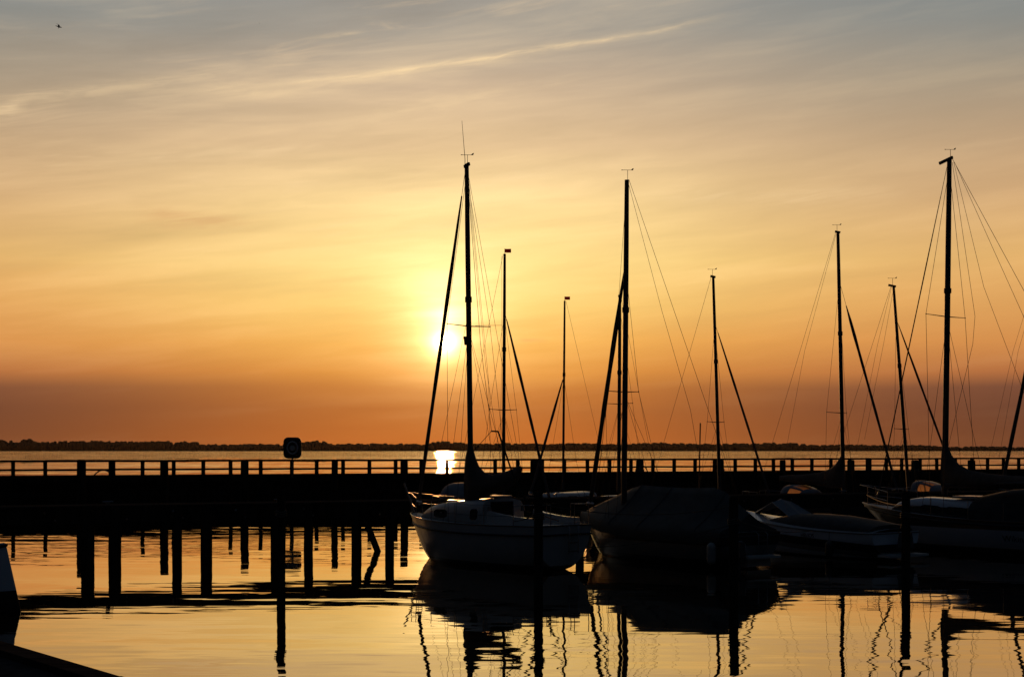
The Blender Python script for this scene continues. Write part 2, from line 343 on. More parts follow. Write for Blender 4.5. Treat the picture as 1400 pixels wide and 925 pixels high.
def thing(name, loc, rz, label, cat, group=None):
    o = bpy.data.objects.new(name, None); COL.objects.link(o); o.location = loc; o.rotation_euler = (0, 0, rz); o.empty_display_size = .3
    return tag(o, label, cat, group)
def P(px, py, z): return Vector(((px-700)/F*z, z, H-(py-HOR)/F*z))       # the point seen at px, py at depth z
def G(px, W):                                                             # the point of the water plane seen at px, W
    z = H*F/(W-HOR); return Vector(((px-700)/F*z, z, 0))
rnd = random.Random(7)

# ================================================================== THE SETTING
mb = MB(); mb.add([(-6000, -60, 0), (6000, -60, 0), (6000, 9000, 0), (-6000, 9000, 0)], [(0, 1, 2, 3)])
tag(mb.build('water', 'water'), 'calm harbour and open lake mirroring the sunset sky', kind='structure')

# far shore, low land with a long wood on it
SH = 3500.0
def sky_h(px):   # height of the wooded skyline over the water line, in metres at the far shore
    pts = [(-300, 12), (0, 13), (4, 16), (8, 15), (12, 12), (17, 15), (21, 12), (28, 13), (33, 15.5), (46, 15.5), (50, 12.5), (70, 12.5), (100, 14), (150, 13.5), (268, 13), (272, 9), (330, 9),
           (378, 10), (392, 9.5), (412, 11.5), (428, 14), (442, 13.5), (450, 9.5), (520, 10), (585, 9.5), (600, 13), (625, 12), (650, 10), (700, 10.5), (760, 9.5), (800, 11), (850, 9), (900, 11.5), (950, 9.5),
           (1000, 10), (1050, 11.5), (1080, 11), (1110, 8.5), (1180, 8.5), (1230, 8.5), (1260, 8), (1300, 5.5), (1340, 7), (1370, 6), (1400, 5), (1700, 6)]
    for (a, ha), (b_, hb) in zip(pts, pts[1:]):
        if a <= px <= b_: return ha+(hb-ha)*(px-a)/(b_-a)
    return 8
rings = []
for i in range(141):
    px = -300+i*14.3; X = (px-700)/F*SH; h = sky_h(px)*SH/F*.30
    wob = 30*noise.noise(Vector((px*.01, 0, 3)))
    rings.append([(X, SH-40+wob, -.5), (X, SH-32+wob, 1.2), (X*1.05, SH+60, h*.8+1), (X*1.12, SH+300, h+2), (X*1.5, SH+1500, h+6), (X*2.2, SH+4200, -1)])
mb = MB(); mb.loft(rings, closed=False, cap=False); tag(mb.build('far_shore', 'land'), 'low far shore across the lake', kind='structure')
# the wood: crowns of many jittered faces, crowded in several ranks
def crown(mb, c, rx, rz_, n=9, m_=5):
    seed = rnd.random()*100; rr = []
    for i in range(1, m_):
        a = math.pi*i/m_; row = []
        for j in range(n):
            th = 2*math.pi*j/n; k = 1+.35*noise.noise(Vector((math.cos(th)*1.6+seed, math.sin(th)*1.6, a*1.3)))+.18*(rnd.random()-.5)
            row.append((c[0]+rx*math.sin(a)*math.cos(th)*k, c[1]+rx*math.sin(a)*math.sin(th)*k, c[2]-rz_*math.cos(a)*k))
        rr.append(row)
    mb.loft(rr, smooth=False)
mb = MB(); px = -260.0
while px < 1660:
    for rank in range(3):
        h = sky_h(px)*SH/F; dpt = SH-8+rank*35+rnd.uniform(-8, 8)
        flat = .75 if 50 < px < 268 else 1.0
        hh = h*(1+flat*rnd.uniform(-.26, .12))*(1-.05*(2-rank)); rr_ = rnd.uniform(3.5, 7.5)*(.8 if flat < 1 else 1)
        X = (px+rnd.uniform(-3, 3)-700)/F*dpt
        crown(mb, (X, dpt, hh-rr_*.75), rr_, rr_*.85)
        crown(mb, (X+rnd.uniform(-4, 4), dpt-6, max(3, hh*.45)), rr_*1.15, max(4, hh*.45))
    px += rnd.uniform(1.9, 3.4)
tag(mb.build('far_woodland', 'foliage'), 'dark line of distant woods on the far shore', 'woodland', kind='stuff')

# quay in the near corner
q0, q1 = Vector((-4.9, 13.4, 0)), Vector((-3.13, 11.25, 0)); qd = (q1-q0).normalized(); qn = Vector((qd.y, -qd.x, 0))
if qn.x > 0: qn = -qn
a0 = q0-qd*14; a1_ = q1+qd*13
QZ = 1.43
mb = MB(); b0, b1_ = a0+qn*30, a1_+qn*30
ii = qn*.22
top = [a0+ii, a1_+ii, b1_, b0]
mb.add([p+Vector((0, 0, QZ)) for p in top]+[p+Vector((0, 0, -1)) for p in top], [(0, 1, 2, 3), (7, 6, 5, 4), (0, 4, 5, 1), (1, 5, 6, 2), (2, 6, 7, 3), (3, 7, 4, 0)])
qo = mb.build('quay', 'stone'); tag(qo, 'dark paved quay corner beside the water', kind='structure')
mb = MB(); L_ = (a1_-a0).length; n_ = int(L_/2.4)
for i in range(n_):
    s0, s1_ = a0+qd*(i*2.4)+qn*.11, a0+qd*(i*2.4+2.385)+qn*.11
    jz = rnd.uniform(-.006, .006)
    mb.bar(s0+Vector((0, 0, QZ-.02+jz)), s1_+Vector((0, 0, QZ-.02+jz)), .215, .16)
tag(mb.build('quay_kerb', 'deck_wood'), 'timber kerb beams along the quay edge', kind='structure')
mb = MB()
for i in range(int(L_/.3)):
    p = a0+qd*(i*.3+.15)+qn*.11
    mb.box((p.x, p.y, .2), (.27, .17, 2.44), math.atan2(qd.y, qd.x))
tag(mb.build('quay_sheet_wall', 'old_wood'), 'vertical timber planks facing the quay', kind='structure')

# the long pier with its railing
DH = 1.823; RT = 2.71; RM = 2.17
def pier_at(px):   # point on the pier front seen at px
    k = (px-700)/F; # x = k z ; on line
    s_ = (k*PZ0-PX0)/(PD.x-k*PD.y); return Vector((PX0+PD.x*s_, PZ0+PD.y*s_, 0)), s_
ang = math.atan2(PD.y, PD.x)
pier = thing('pier', (PX0, PZ0, 0), ang, 'long dark timber pier with two-bar railing running across behind the boats', 'pier')
s_a, s_b = -25.0, 115.0
mb = MB(); s_ = s_a
while s_ < s_b:
    mb.box((s_+.065, 1.35, DH-.03+rnd.uniform(-.004, .004)), (.125, 2.9, .06)); s_ += .14
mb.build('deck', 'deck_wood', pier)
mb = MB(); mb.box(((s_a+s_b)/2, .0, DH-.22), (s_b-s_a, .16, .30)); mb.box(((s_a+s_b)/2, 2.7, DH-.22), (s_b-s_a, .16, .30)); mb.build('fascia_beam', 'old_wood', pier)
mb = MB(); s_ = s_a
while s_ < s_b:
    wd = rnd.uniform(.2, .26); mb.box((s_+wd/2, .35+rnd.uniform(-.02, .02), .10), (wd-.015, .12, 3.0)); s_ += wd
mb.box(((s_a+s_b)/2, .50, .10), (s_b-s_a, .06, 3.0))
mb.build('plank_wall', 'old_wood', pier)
mb = MB(); mb.box(((s_a+s_b)/2, .22, .75), (s_b-s_a, .13, .2)); mb.build('waling_beam', 'old_wood', pier)
posts = [18, 62, 108, 153, 194, 237, 277, 315, 356, 398, 432, 468, 504, 540, 575, 610, 643, 676, 707, 738, 770, 802, 832, 861, 891, 920, 948.5, 977, 1003.5, 1031, 1056, 1081.5, 1108, 1134, 1160, 1186, 1210, 1231, 1256, 1279, 1304, 1327, 1348, 1370, 1391]
wide = {153: .37, 738: .4, 977: .4, 1186: .42}
mbp = MB(); mbp.box((0, 0, (RT+DH)/2-.22), (.21, .14, RT-DH+.38)); p0 = None
ss = [(pier_at(p)[1], wide.get(p, .21)) for p in posts]
ss = [(ss[0][0]-1.82*i, .21) for i in range(6, 0, -1)]+ss+[(ss[-1][0]+1.82*i, .21) for i in range(1, 5)]
for s_, wd in ss:
    if p0 is None: o = p0 = mbp.build('railing_post', 'old_wood', pier)
    else: o = p0.copy(); COL.objects.link(o); o.parent = pier
    o.location = (s_, -.15, 0); o.scale = (wd/.21, 1, 1); o.rotation_euler = (0, R(rnd.uniform(-.5, .5)), 0)
def rail(z, wz):
    mb = MB(); s_ = s_a
    pts = [v for v, _ in ss]
    for i in range(0, len(pts)-1):
        j = rnd.uniform(-.012, .012)
        mb.bar((pts[i]-.02, -.15, z+j), (pts[i+1]+.02-.045, -.15, z+rnd.uniform(-.012, .012)), .19, wz)
    return mb
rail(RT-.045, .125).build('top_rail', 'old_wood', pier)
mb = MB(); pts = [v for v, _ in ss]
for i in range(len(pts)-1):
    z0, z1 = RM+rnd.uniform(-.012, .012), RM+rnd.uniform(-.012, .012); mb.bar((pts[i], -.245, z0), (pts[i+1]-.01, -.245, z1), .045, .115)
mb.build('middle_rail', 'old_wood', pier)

# life ring cabinet on the pier
pt, s_ = pier_at(401)
mbx = thing('life_ring_cabinet', pier_at(401)[0]+Vector((0, -.35, DH)), ang*.3, 'rounded square life ring cabinet standing above the pier railing', 'life ring')
def rrect(w_, h_, r_, y, zc, n=5):
    out = []
    for cx, cz, a_ in ((w_/2-r_, h_/2-r_, 0), (-w_/2+r_, h_/2-r_, 90), (-w_/2+r_, -h_/2+r_, 180), (w_/2-r_, -h_/2+r_, 270)):
        for i in range(n+1):
            t_ = R(a_+90*i/n); out.append((cx+r_*math.cos(t_), y, zc+cz+r_*math.sin(t_)))
    return out
zc = (HOR-612)/F*pt.y+H-DH
mb = MB(); mb.loft([rrect(.96, 1.17, .26, -.06, zc), rrect(1.06, 1.27, .28, -.02, zc), rrect(1.06, 1.27, .28, .12, zc), rrect(.96, 1.17, .26, .16, zc)], smooth=False); cb = mb.build('cabinet', 'box', mbx)
mb = MB(); n = 28; mb.loft([rrect(.74, .92, .2, -.075, zc), rrect(.74, .92, .2, -.064, zc)], smooth=False); mb.build('front_panel', 'glass', cb)
mb = MB(); mb.tube([(.30*math.cos(2*math.pi*i/24), -.11, zc+.36*math.sin(2*math.pi*i/24)) for i in range(25)], .05, 8); mb.build('life_ring', 'ring', mbx)
mb = MB(); mb.tube([(0, -.10, zc), (0, -.082, zc)], .17, 20); mb.build('disc', 'gel', mbx)
mb = MB(); mb.tube([(0, .05, -.2), (0, .05, zc-.6)], .055, 10); mb.build('post', 'steel', mbx)

# low timber jetty in front, its piles standing in the gold water
JZ0 = G(0, 767.8); JZ1 = G(513, 752); JD = (JZ1-JZ0).normalized(); jang = math.atan2(JD.y, JD.x)
jet = thing('jetty', JZ0, jang, 'low black timber jetty on piles between the railed pier and the moored boats', 'jetty')
def jet_s(px): k = (px-700)/F; return (k*JZ0.y-JZ0.x)/(JD.x-k*JD.y)
JT = 1.62; s_a, s_b = -14, 64
mb = MB(); s_ = s_a
while s_ < s_b: mb.box((s_+.07, .55, JT-.03), (.135, 1.5, .05)); s_ += .15
mb.build('deck', 'deck_wood', jet)
mb = MB(); mb.box(((s_a+s_b)/2, -.12, JT-.29), (s_b-s_a, .14, .46)); mb.box(((s_a+s_b)/2, 1.22, JT-.29), (s_b-s_a, .14, .46)); mb.build('side_beam', 'old_wood', jet)
pile_px = [(-40, .3), (119, .40), (156, .38), (241, .30), (281, .36), (376, .34), (388, .34), (420, .30), (486, .34), (531, .30), (600, .32), (660, .3), (720, .32), (790, .3), (860, .32), (930, .3), (1000, .32), (1070, .3), (1140, .32), (1210, .3), (1290, .32), (1370, .3)]
base_pile = MB(); base_pile.tube([(0, 0, -1.6), (0, 0, .2), (0, 0, JT-.06)], [.5, .5, .48], 12); pp = None
for px, wd in pile_px:
    if pp is None: o = pp = base_pile.build('pile', 'old_wood', jet)
    else: o = pp.copy(); COL.objects.link(o); o.parent = jet
    o.location = (jet_s(px), -.12, 0) if px != 388 else (jet_s(px), .9, 0); o.scale = (wd, wd, 1); o.rotation_euler = (R(rnd.uniform(-1, 1)), R(rnd.uniform(-1, 1)), rnd.uniform(0, 3))
mb = MB(); a_ = jet_s(491); b_ = jet_s(514); mb.bar((a_, -.3, 1.3), (b_, -.35, -.15), .16, .17); mb.build('diagonal_brace', 'old_wood', jet)

mb = MB(); s_ = -13.5
while s_ < 63:
    mb.tube([(s_, -.20, JT-.2+rnd.uniform(-.03, .03)), (s_, -.24, JT-.2)], .035, 8); mb.tube([(s_+.3, -.20, JT-.42), (s_+.3, -.24, JT-.42)], .035, 8); s_ += rnd.uniform(1.6, 2.4)
tag(mb.build('bolt', 'steel', jet), kind='stuff')
for s_ in (3.1, 8.4, 14.9, 22.2, 30.5, 38.7, 47.1):
    mb = MB(); mb.tube([(s_-.16, .1, JT+.10), (s_+.16, .1, JT+.10)], [.02, .02], 8); mb.box((s_, .1, JT+.045), (.12, .06, .10)); mb.build('cleat', 'steel', jet)
# mooring poles
def pole(name, x, y, h, r_, label, group, lean=(0, 0), collar=False, n=12):
    t_ = thing(name, (x, y, 0), rnd.uniform(0, 3), label, 'mooring pole', group)
    t_.rotation_euler = (R(lean[0]), R(lean[1]), t_.rotation_euler.z)
    mb = MB(); mb.tube([(0, 0, -1.5), (0, 0, 0), (.01, 0, h*.6), (0, 0, h-.06), (0, 0, h)], [r_*1.04, r_*1.02, r_, r_*.97, r_*.8], n); mb.build('shaft', 'old_wood', t_)
    if collar:
        mb = MB()
        for k in range(3): mb.tube([((r_+.018)*math.cos(2*math.pi*i/14), (r_+.018)*math.sin(2*math.pi*i/14), h-.55-k*.05+.02*math.sin(i)) for i in range(15)], .022, 6)
        mb.build('rope_wrap', 'rope', t_)
    return t_
farp = [(111, .22, 'thick mooring pole before the pier railing near the left edge'), (224, .2, 'mooring pole between the cabinet and the left edge, right of a thick railing post'),
        (334, .2, 'mooring pole just left of the life ring cabinet'), (457, .17, 'mooring pole right of the life ring cabinet'), (553, .2, 'mooring pole at the bow of the white sailboat'),
        (731, .24, 'mooring pole behind the mooring post at the white sailboat stern'), (874, .22, 'mooring pole right of the double masts, a rope end hanging from it'), (985, .2, 'mooring pole with round head behind a short mast'),
        (1071, .18, 'mooring pole left of the mast with the sagging sail cover'), (1163, .22, 'mooring pole just right of the mast with the sagging sail cover'), (1251, .22, 'mooring pole beside the leaning mast'), (1329, .24, 'mooring pole right of the tallest right-hand mast')]
W0 = G(224, 707)
for px, r_, lb in farp:
    k = (px-700)/F; s_ = (k*W0.y-W0.x)/(PD.x-k*PD.y); p = Vector((W0.x+PD.x*s_, W0.y+PD.y*s_, 0))
    h = H-(628.5-HOR)/F*p.y if px != 111 else H-(628-HOR)/F*p.y
    pole('mooring_pole', p.x, p.y, h, r_*1.0, lb, 'mooring poles along the railed pier', (rnd.uniform(-.8, .8), rnd.uniform(-.8, .8)), px in (874, 985, 1251))
for px, k_, hpy, r_, lb in ((384, 51, 668, .105, 'slim mooring pole in front of the low jetty, left of the boats'), (736, 51.5, 671, .11, 'tall mooring pole rising before the white sailboat stern'),
                      (1003, 51, 679, .115, 'mooring pole at the stern corner of the tarpaulin covered sailboat'), (1238.5, 48, 672, .11, 'mooring pole between the motorboat stern and the right-hand yacht')):
    z = F/k_*(H/3.65); z = F*H/((k_*3.65)); k2 = F/z
    pole('mooring_pole', (px-700)/F*z, z, H-(hpy-HOR)/k2, r_, lb, 'mooring poles before the front row of boats', (0, rnd.uniform(-.4, .4)), True)

# ================================================================== BOATS
class Boat:
    """local frame: x towards the bow, y to port, z up from the waterline; origin amidships"""
    def __init__(s, name, stern, bow, label, cat, L=None):
        s.stern, s.bow = stern, bow; mid = (stern+bow)/2; d = bow-stern
        s.L = d.length; s.ang = math.atan2(d.y, d.x); s.root = thing(name, mid, s.ang, label, cat); s.M = wm(s.root); s.I = s.M.inverted()
    def wl(s, p): return s.I @ Vector(p)
    def shape(s, B, Fs, Fb, ts=.72, kd=.38, rake=.55, trake=-.10, mx=.45, full=.75, sag=.06):
        s.B, s.Fs, s.Fb, s.ts, s.kd, s.rake, s.trake, s.mx, s.full, s.sag = B, Fs, Fb, ts, kd, rake, trake, mx, full, sag
    def hb(s, t):
        if t < s.mx: return s.B/2*(s.ts+(1-s.ts)*math.sin(math.pi/2*t/s.mx))
        u = (t-s.mx)/(1-s.mx); return s.B/2*max(0, (1-u**2.3))**.9
    def sh(s, t): return s.Fs+(s.Fb-s.Fs)*t**2-s.sag*math.sin(math.pi*t)
    def keel(s, t): return -s.kd*math.sin(math.pi*min(1, t*.85+.10))**.8*(1-t**6)-.02+s.lift*max(0, 1-t/.35)**2
    lift = .20
    def fl(s, t): return s.full+.12*max(0, 1-t/.5)
    def X(s, t): return -s.L/2+s.L*t
    def xr(s, t, z, zs): return s.X(t)-s.rake*(1-max(-.3, z/zs))*t**5+s.trake*(max(0, z/zs))*(1-t)**8
    def hull(s, mat, n=26, m_=12):
        rings = []
        for i in range(n+1):
            t = i/n; b_ = max(.012, s.hb(t)); zs = s.sh(t); kz = s.keel(t)
            r_ = []
            for j in range(-m_, m_+1):
                a = abs(j)/m_; th = a*math.pi/2; y = b_*math.sin(th)**s.fl(t)*(1 if j >= 0 else -1); z = kz+(zs-kz)*(1-math.cos(th))**.95
                r_.append((s.xr(t, z, zs), y, z))
            rings.append(r_)
        mb = MB(); mb.loft(rings, closed=False, cap=False); mb.add(rings[0], [tuple(range(len(rings[0])))]); mb.add(rings[-1], [tuple(range(len(rings[-1])))])
        s.hullo = mb.build('hull', mat, s.root); return s.hullo
    def deck(s, mat='deckp', dz=-.03, cam_=.05, inset=.02):
        rings = []
        for i in range(25):
            t = .004+i/24*.988; b_ = max(.01, s.hb(t)-inset); z = s.sh(t)+dz
            rings.append([(s.xr(t, z, s.sh(t)), b_*k, z+cam_*(1-k*k)) for k in (-1, -.6, -.2, .2, .6, 1)])
        mb = MB(); mb.loft(rings, closed=False, cap=False); return mb.build('deck', mat, s.root)
    def rail_line(s, name, mat, dz, r_, off=.0, t0=0, t1=1, sq=1.0):
        mb = MB()
        for sg in (-1, 1):
            mb.tube([(s.xr(t, s.sh(t)+dz, s.sh(t)), sg*(s.hb(t)*(1 if dz > -.05 else .995)+off), s.sh(t)+dz) for t in [t0+(t1-t0)*i/28 for i in range(29)]], r_, 6)
        if t0 == 0: mb.tube([(s.xr(0, s.sh(0)+dz, s.sh(0))-.01, y, s.sh(0)+dz) for y in (-s.hb(0), 0, s.hb(0))], r_, 6)
        return mb.build(name, mat, s.root)
    def cabin(s, t0, t1, wf, h0, h1, mat='cabin', windows=((.55, .8),), glass='glass', nose=.25):
        rings = []; n = 12
        for i in range(n+1):
            u = i/n; t = t0+(t1-t0)*u; b_ = s.hb(t)*wf; zd = s.sh(t)-.03; h = h0+(h1-h0)*u
            if u > 1-nose: h *= math.sqrt(max(.02, 1-((u-1+nose)/nose)**2*.97))
            if u < .04: h *= .97
            rings.append([(s.X(t), -b_, zd), (s.X(t), -b_*.93, zd+h*.75), (s.X(t), -b_*.80, zd+h*.95), (s.X(t), -b_*.4, zd+h*1.04), (s.X(t), 0, zd+h*1.08), (s.X(t), b_*.4, zd+h*1.04), (s.X(t), b_*.80, zd+h*.95), (s.X(t), b_*.93, zd+h*.75), (s.X(t), b_, zd)])
        mb = MB(); mb.loft(rings); c = mb.build('cabin', mat, s.root)
        for (u0, u1) in windows:
            for sg in (-1, 1):
                mb = MB(); ring_o = []
                k = 12
                pts = []
                for i in range(k):
                    a = 2*math.pi*i/k; uu = (u0+u1)/2+(u1-u0)/2*max(-1, min(1, 1.25*math.cos(a))); vv = .42+.22*max(-1, min(1, 1.25*math.sin(a)))
                    t = t0+(t1-t0)*uu; b_ = s.hb(t)*wf; h = h0+(h1-h0)*uu
                    pts.append((s.X(t), sg*(b_*(1-.07*vv/.75)+.006), s.sh(t)-.03+h*vv))
                inn = [(p[0], p[1]-sg*.03, p[2]) for p in pts]
                mb.loft([inn, pts], smooth=False); mb.build('window', glass, c)
        s.cab = c; return c
    def tubes(s, name, mat, lines, r_, world=False, n=6):
        mb = MB()
        for l in lines: mb.tube(l, r_, n)
        return mb.build(name, mat, s.root, world)
    def gun(s, t, sg, dz=0, inn=.04): return Vector((s.xr(t, s.sh(t), s.sh(t)), sg*(s.hb(t)-inn), s.sh(t)+dz))
    def rails(s, hgt=.55, stan=(.25, .42, .6, .76), bow_t=.86, stern_t=.12, drop=False):
        # pulpit
        L1 = []; tip = Vector((s.L/2+.12, 0, s.Fb+hgt+.05))
        a, b_ = s.gun(bow_t, 1, hgt), s.gun(bow_t, -1, hgt)
        c1, c2 = s.gun(.965, 1, hgt+.03), s.gun(.965, -1, hgt+.03)
        L1.append([a, c1, tip+Vector((-.05, .09, 0)), tip+Vector((0, 0, .0)), tip+Vector((-.05, -.09, 0)), c2, b_])
        for sg in (1, -1):
            L1.append([s.gun(bow_t, sg), s.gun(bow_t, sg, hgt)]); L1.append([s.gun(.96, sg, 0, .02), s.gun(.965, sg, hgt+.03)])
            L1.append([s.gun(bow_t, sg, hgt*.5), s.gun(.965, sg, hgt*.53)])
        s.tubes('pulpit', 'steel', L1, .0125)
        L1 = []
        a, b_ = s.gun(stern_t, 1, hgt), s.gun(stern_t, -1, hgt)
        c1, c2 = s.gun(.01, 1, hgt), s.gun(.01, -1, hgt)
        L1.append([a, c1, Vector((c1.x, c1.y*.45, c1.z))]); L1.append([b_, c2, Vector((c2.x, c2.y*.45, c2.z))])
        L1.append([Vector((c1.x, c1.y*.45, c1.z)), Vector((c1.x, c1.y*.45, s.Fs))]); L1.append([Vector((c2.x, c2.y*.45, c2.z)), Vector((c2.x, c2.y*.45, s.Fs))])
        for sg in (1, -1):
            L1.append([s.gun(stern_t, sg), s.gun(stern_t, sg, hgt)]); L1.append([s.gun(.01, sg), s.gun(.01, sg, hgt)])
        L1.append([Vector((c1.x, c1.y, s.Fs+hgt*.12)), Vector((c2.x, c2.y, s.Fs+hgt*.12))])
        s.tubes('pushpit', 'steel', L1, .0125)
        for sg in (1, -1):
            for t in stan: s.tubes('stanchion', 'steel', [[s.gun(t, sg), s.gun(t, sg, hgt)]], .011)
            tt = [stern_t]+list(stan)+[bow_t]
            for k in (1, .5):
                pts = []
                for i in range(len(tt)-1):
                    for u in (0, .5): t = tt[i]+(tt[i+1]-tt[i])*u; pts.append(s.gun(tt[i], sg, hgt*k).lerp(s.gun(tt[i+1], sg, hgt*k), u)-Vector((0, 0, .02 if u else 0)))
                pts.append(s.gun(tt[-1], sg, hgt*k)); s.tubes('lifeline', 'wire', [pts], .005)
    def mast(s, foot_px, z, foot_h, top, width=.14, spr=None, fork=None, hounds=1.0, furl=None, furl_r=.05, back=True, windex=True, antenna=False, flag=None, lower=True, crane=0.0, head=True, lines=(), furl_top=.02, wr=.0065, bow_in=.35, shroud_t=None, furl_belly=None):
        """foot_px: column of the mast foot; top: (px,py) of its head; both at depth z"""
        fp = P(foot_px, 640, z); tp = P(top[0], top[1], z); d = (tp-fp)/(tp.z-fp.z); base = fp+d*(foot_h-fp.z)
        s.mb_, s.mt = base, tp; Lm = tp.z-base.z
        at = lambda h: base+d*(h-base.z)
        fwd = Vector((math.cos(s.ang), math.sin(s.ang), 0)); port = Vector((-fwd.y, fwd.x, 0)); s.fwd, s.port = fwd, port
        mb = MB(); mb.tube([base, base+d*Lm*.5, base+d*Lm*.8, tp], [width*.5, width*.49, width*.45, width*.38], 10); mo = mb.build('mast', 'alu', s.root, True); s.masto = mo
        if head:
            mb = MB(); c_ = crane; mb.bar(tp+fwd*(.10+max(0, c_))-Vector((0, 0, .03+.25*abs(c_))), tp-fwd*(.12+max(0, -c_))+Vector((0, 0, .03)), .07, .09)
            mb.build('mast_head', 'alu', mo, False if False else True)
        mb = MB(); mb.tube([at(base.z+Lm*.60)+fwd*.0, at(base.z+Lm*.60+.16)], [width*.62, width*.62], 10); mb.build('mast_band', 'alu', mo, True)
        if windex:
            mb = MB(); w0 = tp-fwd*.04; mb.tube([w0, w0+Vector((0, 0, .30))], .008, 6); mb.tube([w0+Vector((-.17, 0, .30)), w0+Vector((.17, .02, .30))], .007, 6)
            mb.loft([[w0+Vector((.10, 0, .30)), w0+Vector((.17, .02, .30)), w0+Vector((.19, .02, .36)), w0+Vector((.15, .02, .35))], [w0+Vector((.10, .01, .30)), w0+Vector((.17, .03, .30)), w0+Vector((.19, .03, .36)), w0+Vector((.15, .03, .35))]], smooth=False)
            mb.tube([w0+Vector((-.16, 0, .30)), w0+Vector((-.20, 0, .30))], [.016, .004], 6); mb.build('wind_vane', 'wire', mo, True)
        if antenna:
            mb = MB(); a0_ = tp+fwd*.08; mb.tube([a0_, a0_+Vector((-.0, 0, .2)), a0_+Vector((-.09, 0, 1.32))], [.012, .010, .006], 6); mb.build('radio_antenna', 'wire', mo, True)
        if flag:
            mb = MB(); w0 = tp+Vector((.0, 0, .0)); mb.tube([w0, w0+Vector((0, 0, .20))], .008, 6); mb.build('pennant_staff', 'wire', mo, True)
            rr = []
            for i in range(7):
                x = i/6; yy = .02*math.sin(x*5); rr.append([w0+Vector((x*.24, yy, .05-.01*x)), w0+Vector((x*.24, yy, .19-.005*x)), w0+Vector((x*.24, yy+.008, .19-.005*x)), w0+Vector((x*.24, yy+.008, .05-.01*x))])
            mb = MB(); mb.loft(rr, smooth=False); mb.build('pennant', 'red', mo, True)
        Hn = at(base.z+Lm*hounds)
        tc = shroud_t if shroud_t else (s.wl(base).x+s.L/2)/s.L-.02
        tips = {}
        if spr:
            for (frac, half, sweep) in spr:
                c_ = at(base.z+Lm*frac); sp = []
                for sg in (1, -1):
                    tip = c_+port*sg*half-fwd*sweep+Vector((0, 0, .03)); tips.setdefault(sg, []).append((frac, tip))
                    mb = MB(); mb.tube([c_, tip], [.018, .010], 8); mb.tube([tip-Vector((0, 0, .02)), tip+Vector((0, 0, .02))], .018, 6); mb.build('spreader', 'alu', mo, True)
        for sg in (1, -1):
            cp = s.M @ s.gun(tc, sg, .0, .06)
            pts = [Hn-Vector((0, 0, .1))]+[t_ for _, t_ in sorted(tips.get(sg, []), key=lambda q_: -q_[0])]+[cp]
            s.tubes('shroud', 'wire', [pts], wr, True)
            if lower and spr:
                fr = spr[0][0]; lo = at(base.z+Lm*fr-.1); s.tubes('lower_shroud', 'wire', [[lo, s.M @ s.gun(tc-.05, sg, 0, .06)], [lo, s.M @ s.gun(tc+.04, sg, 0, .06)]], wr*.9, True)
        if back: s.tubes('backstay', 'wire', [[tp-fwd*.1, s.M @ Vector((-s.L/2, 0, s.Fs))]], wr, True)
        # forestay with its rolled sail
        fb = s.M @ Vector((s.L/2-bow_in, 0, s.Fb+.02))
        s.fb = fb
        if furl is not None:
            ft = Hn+fwd*width*.4-Vector((0, 0, .05)); dd_ = fb-ft
            s.tubes('forestay', 'wire', [[ft, fb]], wr*1.2, True)
            u0 = furl; k = 12; pts = []; rad = []
            for i in range(k+1):
                u = u0+(1-.04-u0)*i/k; pts.append(ft+dd_*u)
                rb = furl_r*(.35+.65*min(1, (u-u0)*5))*(1+.10*math.sin(i*2.1))
                if furl_belly and i in (1, 2): rb *= furl_belly
                rad.append(rb)
            mb = MB(); mb.tube(pts, rad, 8); fo = mb.build('furled_foresail', 'sail', s.root, True)
            mb = MB(); q_ = ft+dd_*.965; mb.tube([q_, q_+dd_.normalized()*.10], [furl_r*1.8, furl_r*1.8], 10); mb.build('furling_drum', 'steel', s.root, True)
        else: s.tubes('forestay', 'wire', [[Hn-Vector((0, 0, .05)), fb]], wr*1.2, True)
        for l in lines:
            s.tubes('halyard', 'wire', [[P(*p) for p in l]], wr*.9, True)
    def boom_cover(s, secs, mat, name='sail_cover'):
        """secs: list of (px, py_top, py_bottom, depth, half width)"""
        rr = []
        sg = Vector((-s.fwd.y, s.fwd.x, 0))
        for i, (px, pt_, pb, z, hw) in enumerate(secs):
            a, b_ = P(px, pt_, z), P(px, pb, z); c_ = (a+b_)/2; hh = (a.z-b_.z)/2; ring = []
            for j in range(14):
                th = 2*math.pi*j/14; kk = 1+.06*noise.noise(Vector((i*.9, j*.8, 2))); y = math.cos(th)*hw*kk*(1-.35*math.sin(th)); ring.append(c_+sg*y+Vector((0, 0, math.sin(th)*hh*kk)))
            rr.append(ring)
        mb = MB(); mb.loft(rr); return mb.build(name, mat, s.root, True)
    def boom(s, pts, r_=.055): return s.tubes('boom', 'alu', [pts], r_, True, 10)
    def hood(s, x0, x1, hw, z0, h, mat='canvas_lite', win=True, parent=None):
        """spray hood: low forward edge, full arch aft; x0 aft, x1 forward"""
        rr = []; n = 14; k = 7
        for i in range(k+1):
            u = i/k; x = x0+(x1-x0)*u; hh = h*(1-.06*(1-u))*math.sqrt(max(.0, 1-(u*.985)**2.2)) if u > 0 else h*.96
            ww = hw*(1-.25*u*u)
            rr.append([(x, ww*math.cos(math.pi*j/n)*(abs(math.cos(math.pi*j/n))**-.35 if abs(math.cos(math.pi*j/n)) > .05 else 1), z0+max(.02, hh)*math.sin(math.pi*j/n)**.75) for j in range(n+1)])
        mb = MB(); holes = ((1, 4), (5, 9), (10, 13)) if win else ()
        fs = [(i*(n+1)+j, i*(n+1)+j+1, (i+1)*(n+1)+j+1, (i+1)*(n+1)+j) for i in range(k) for j in range(n) if not (2 <= i < 5 and any(a <= j < b_ for a, b_ in holes))]
        mb.add([p for r_ in rr for p in r_], fs, True)
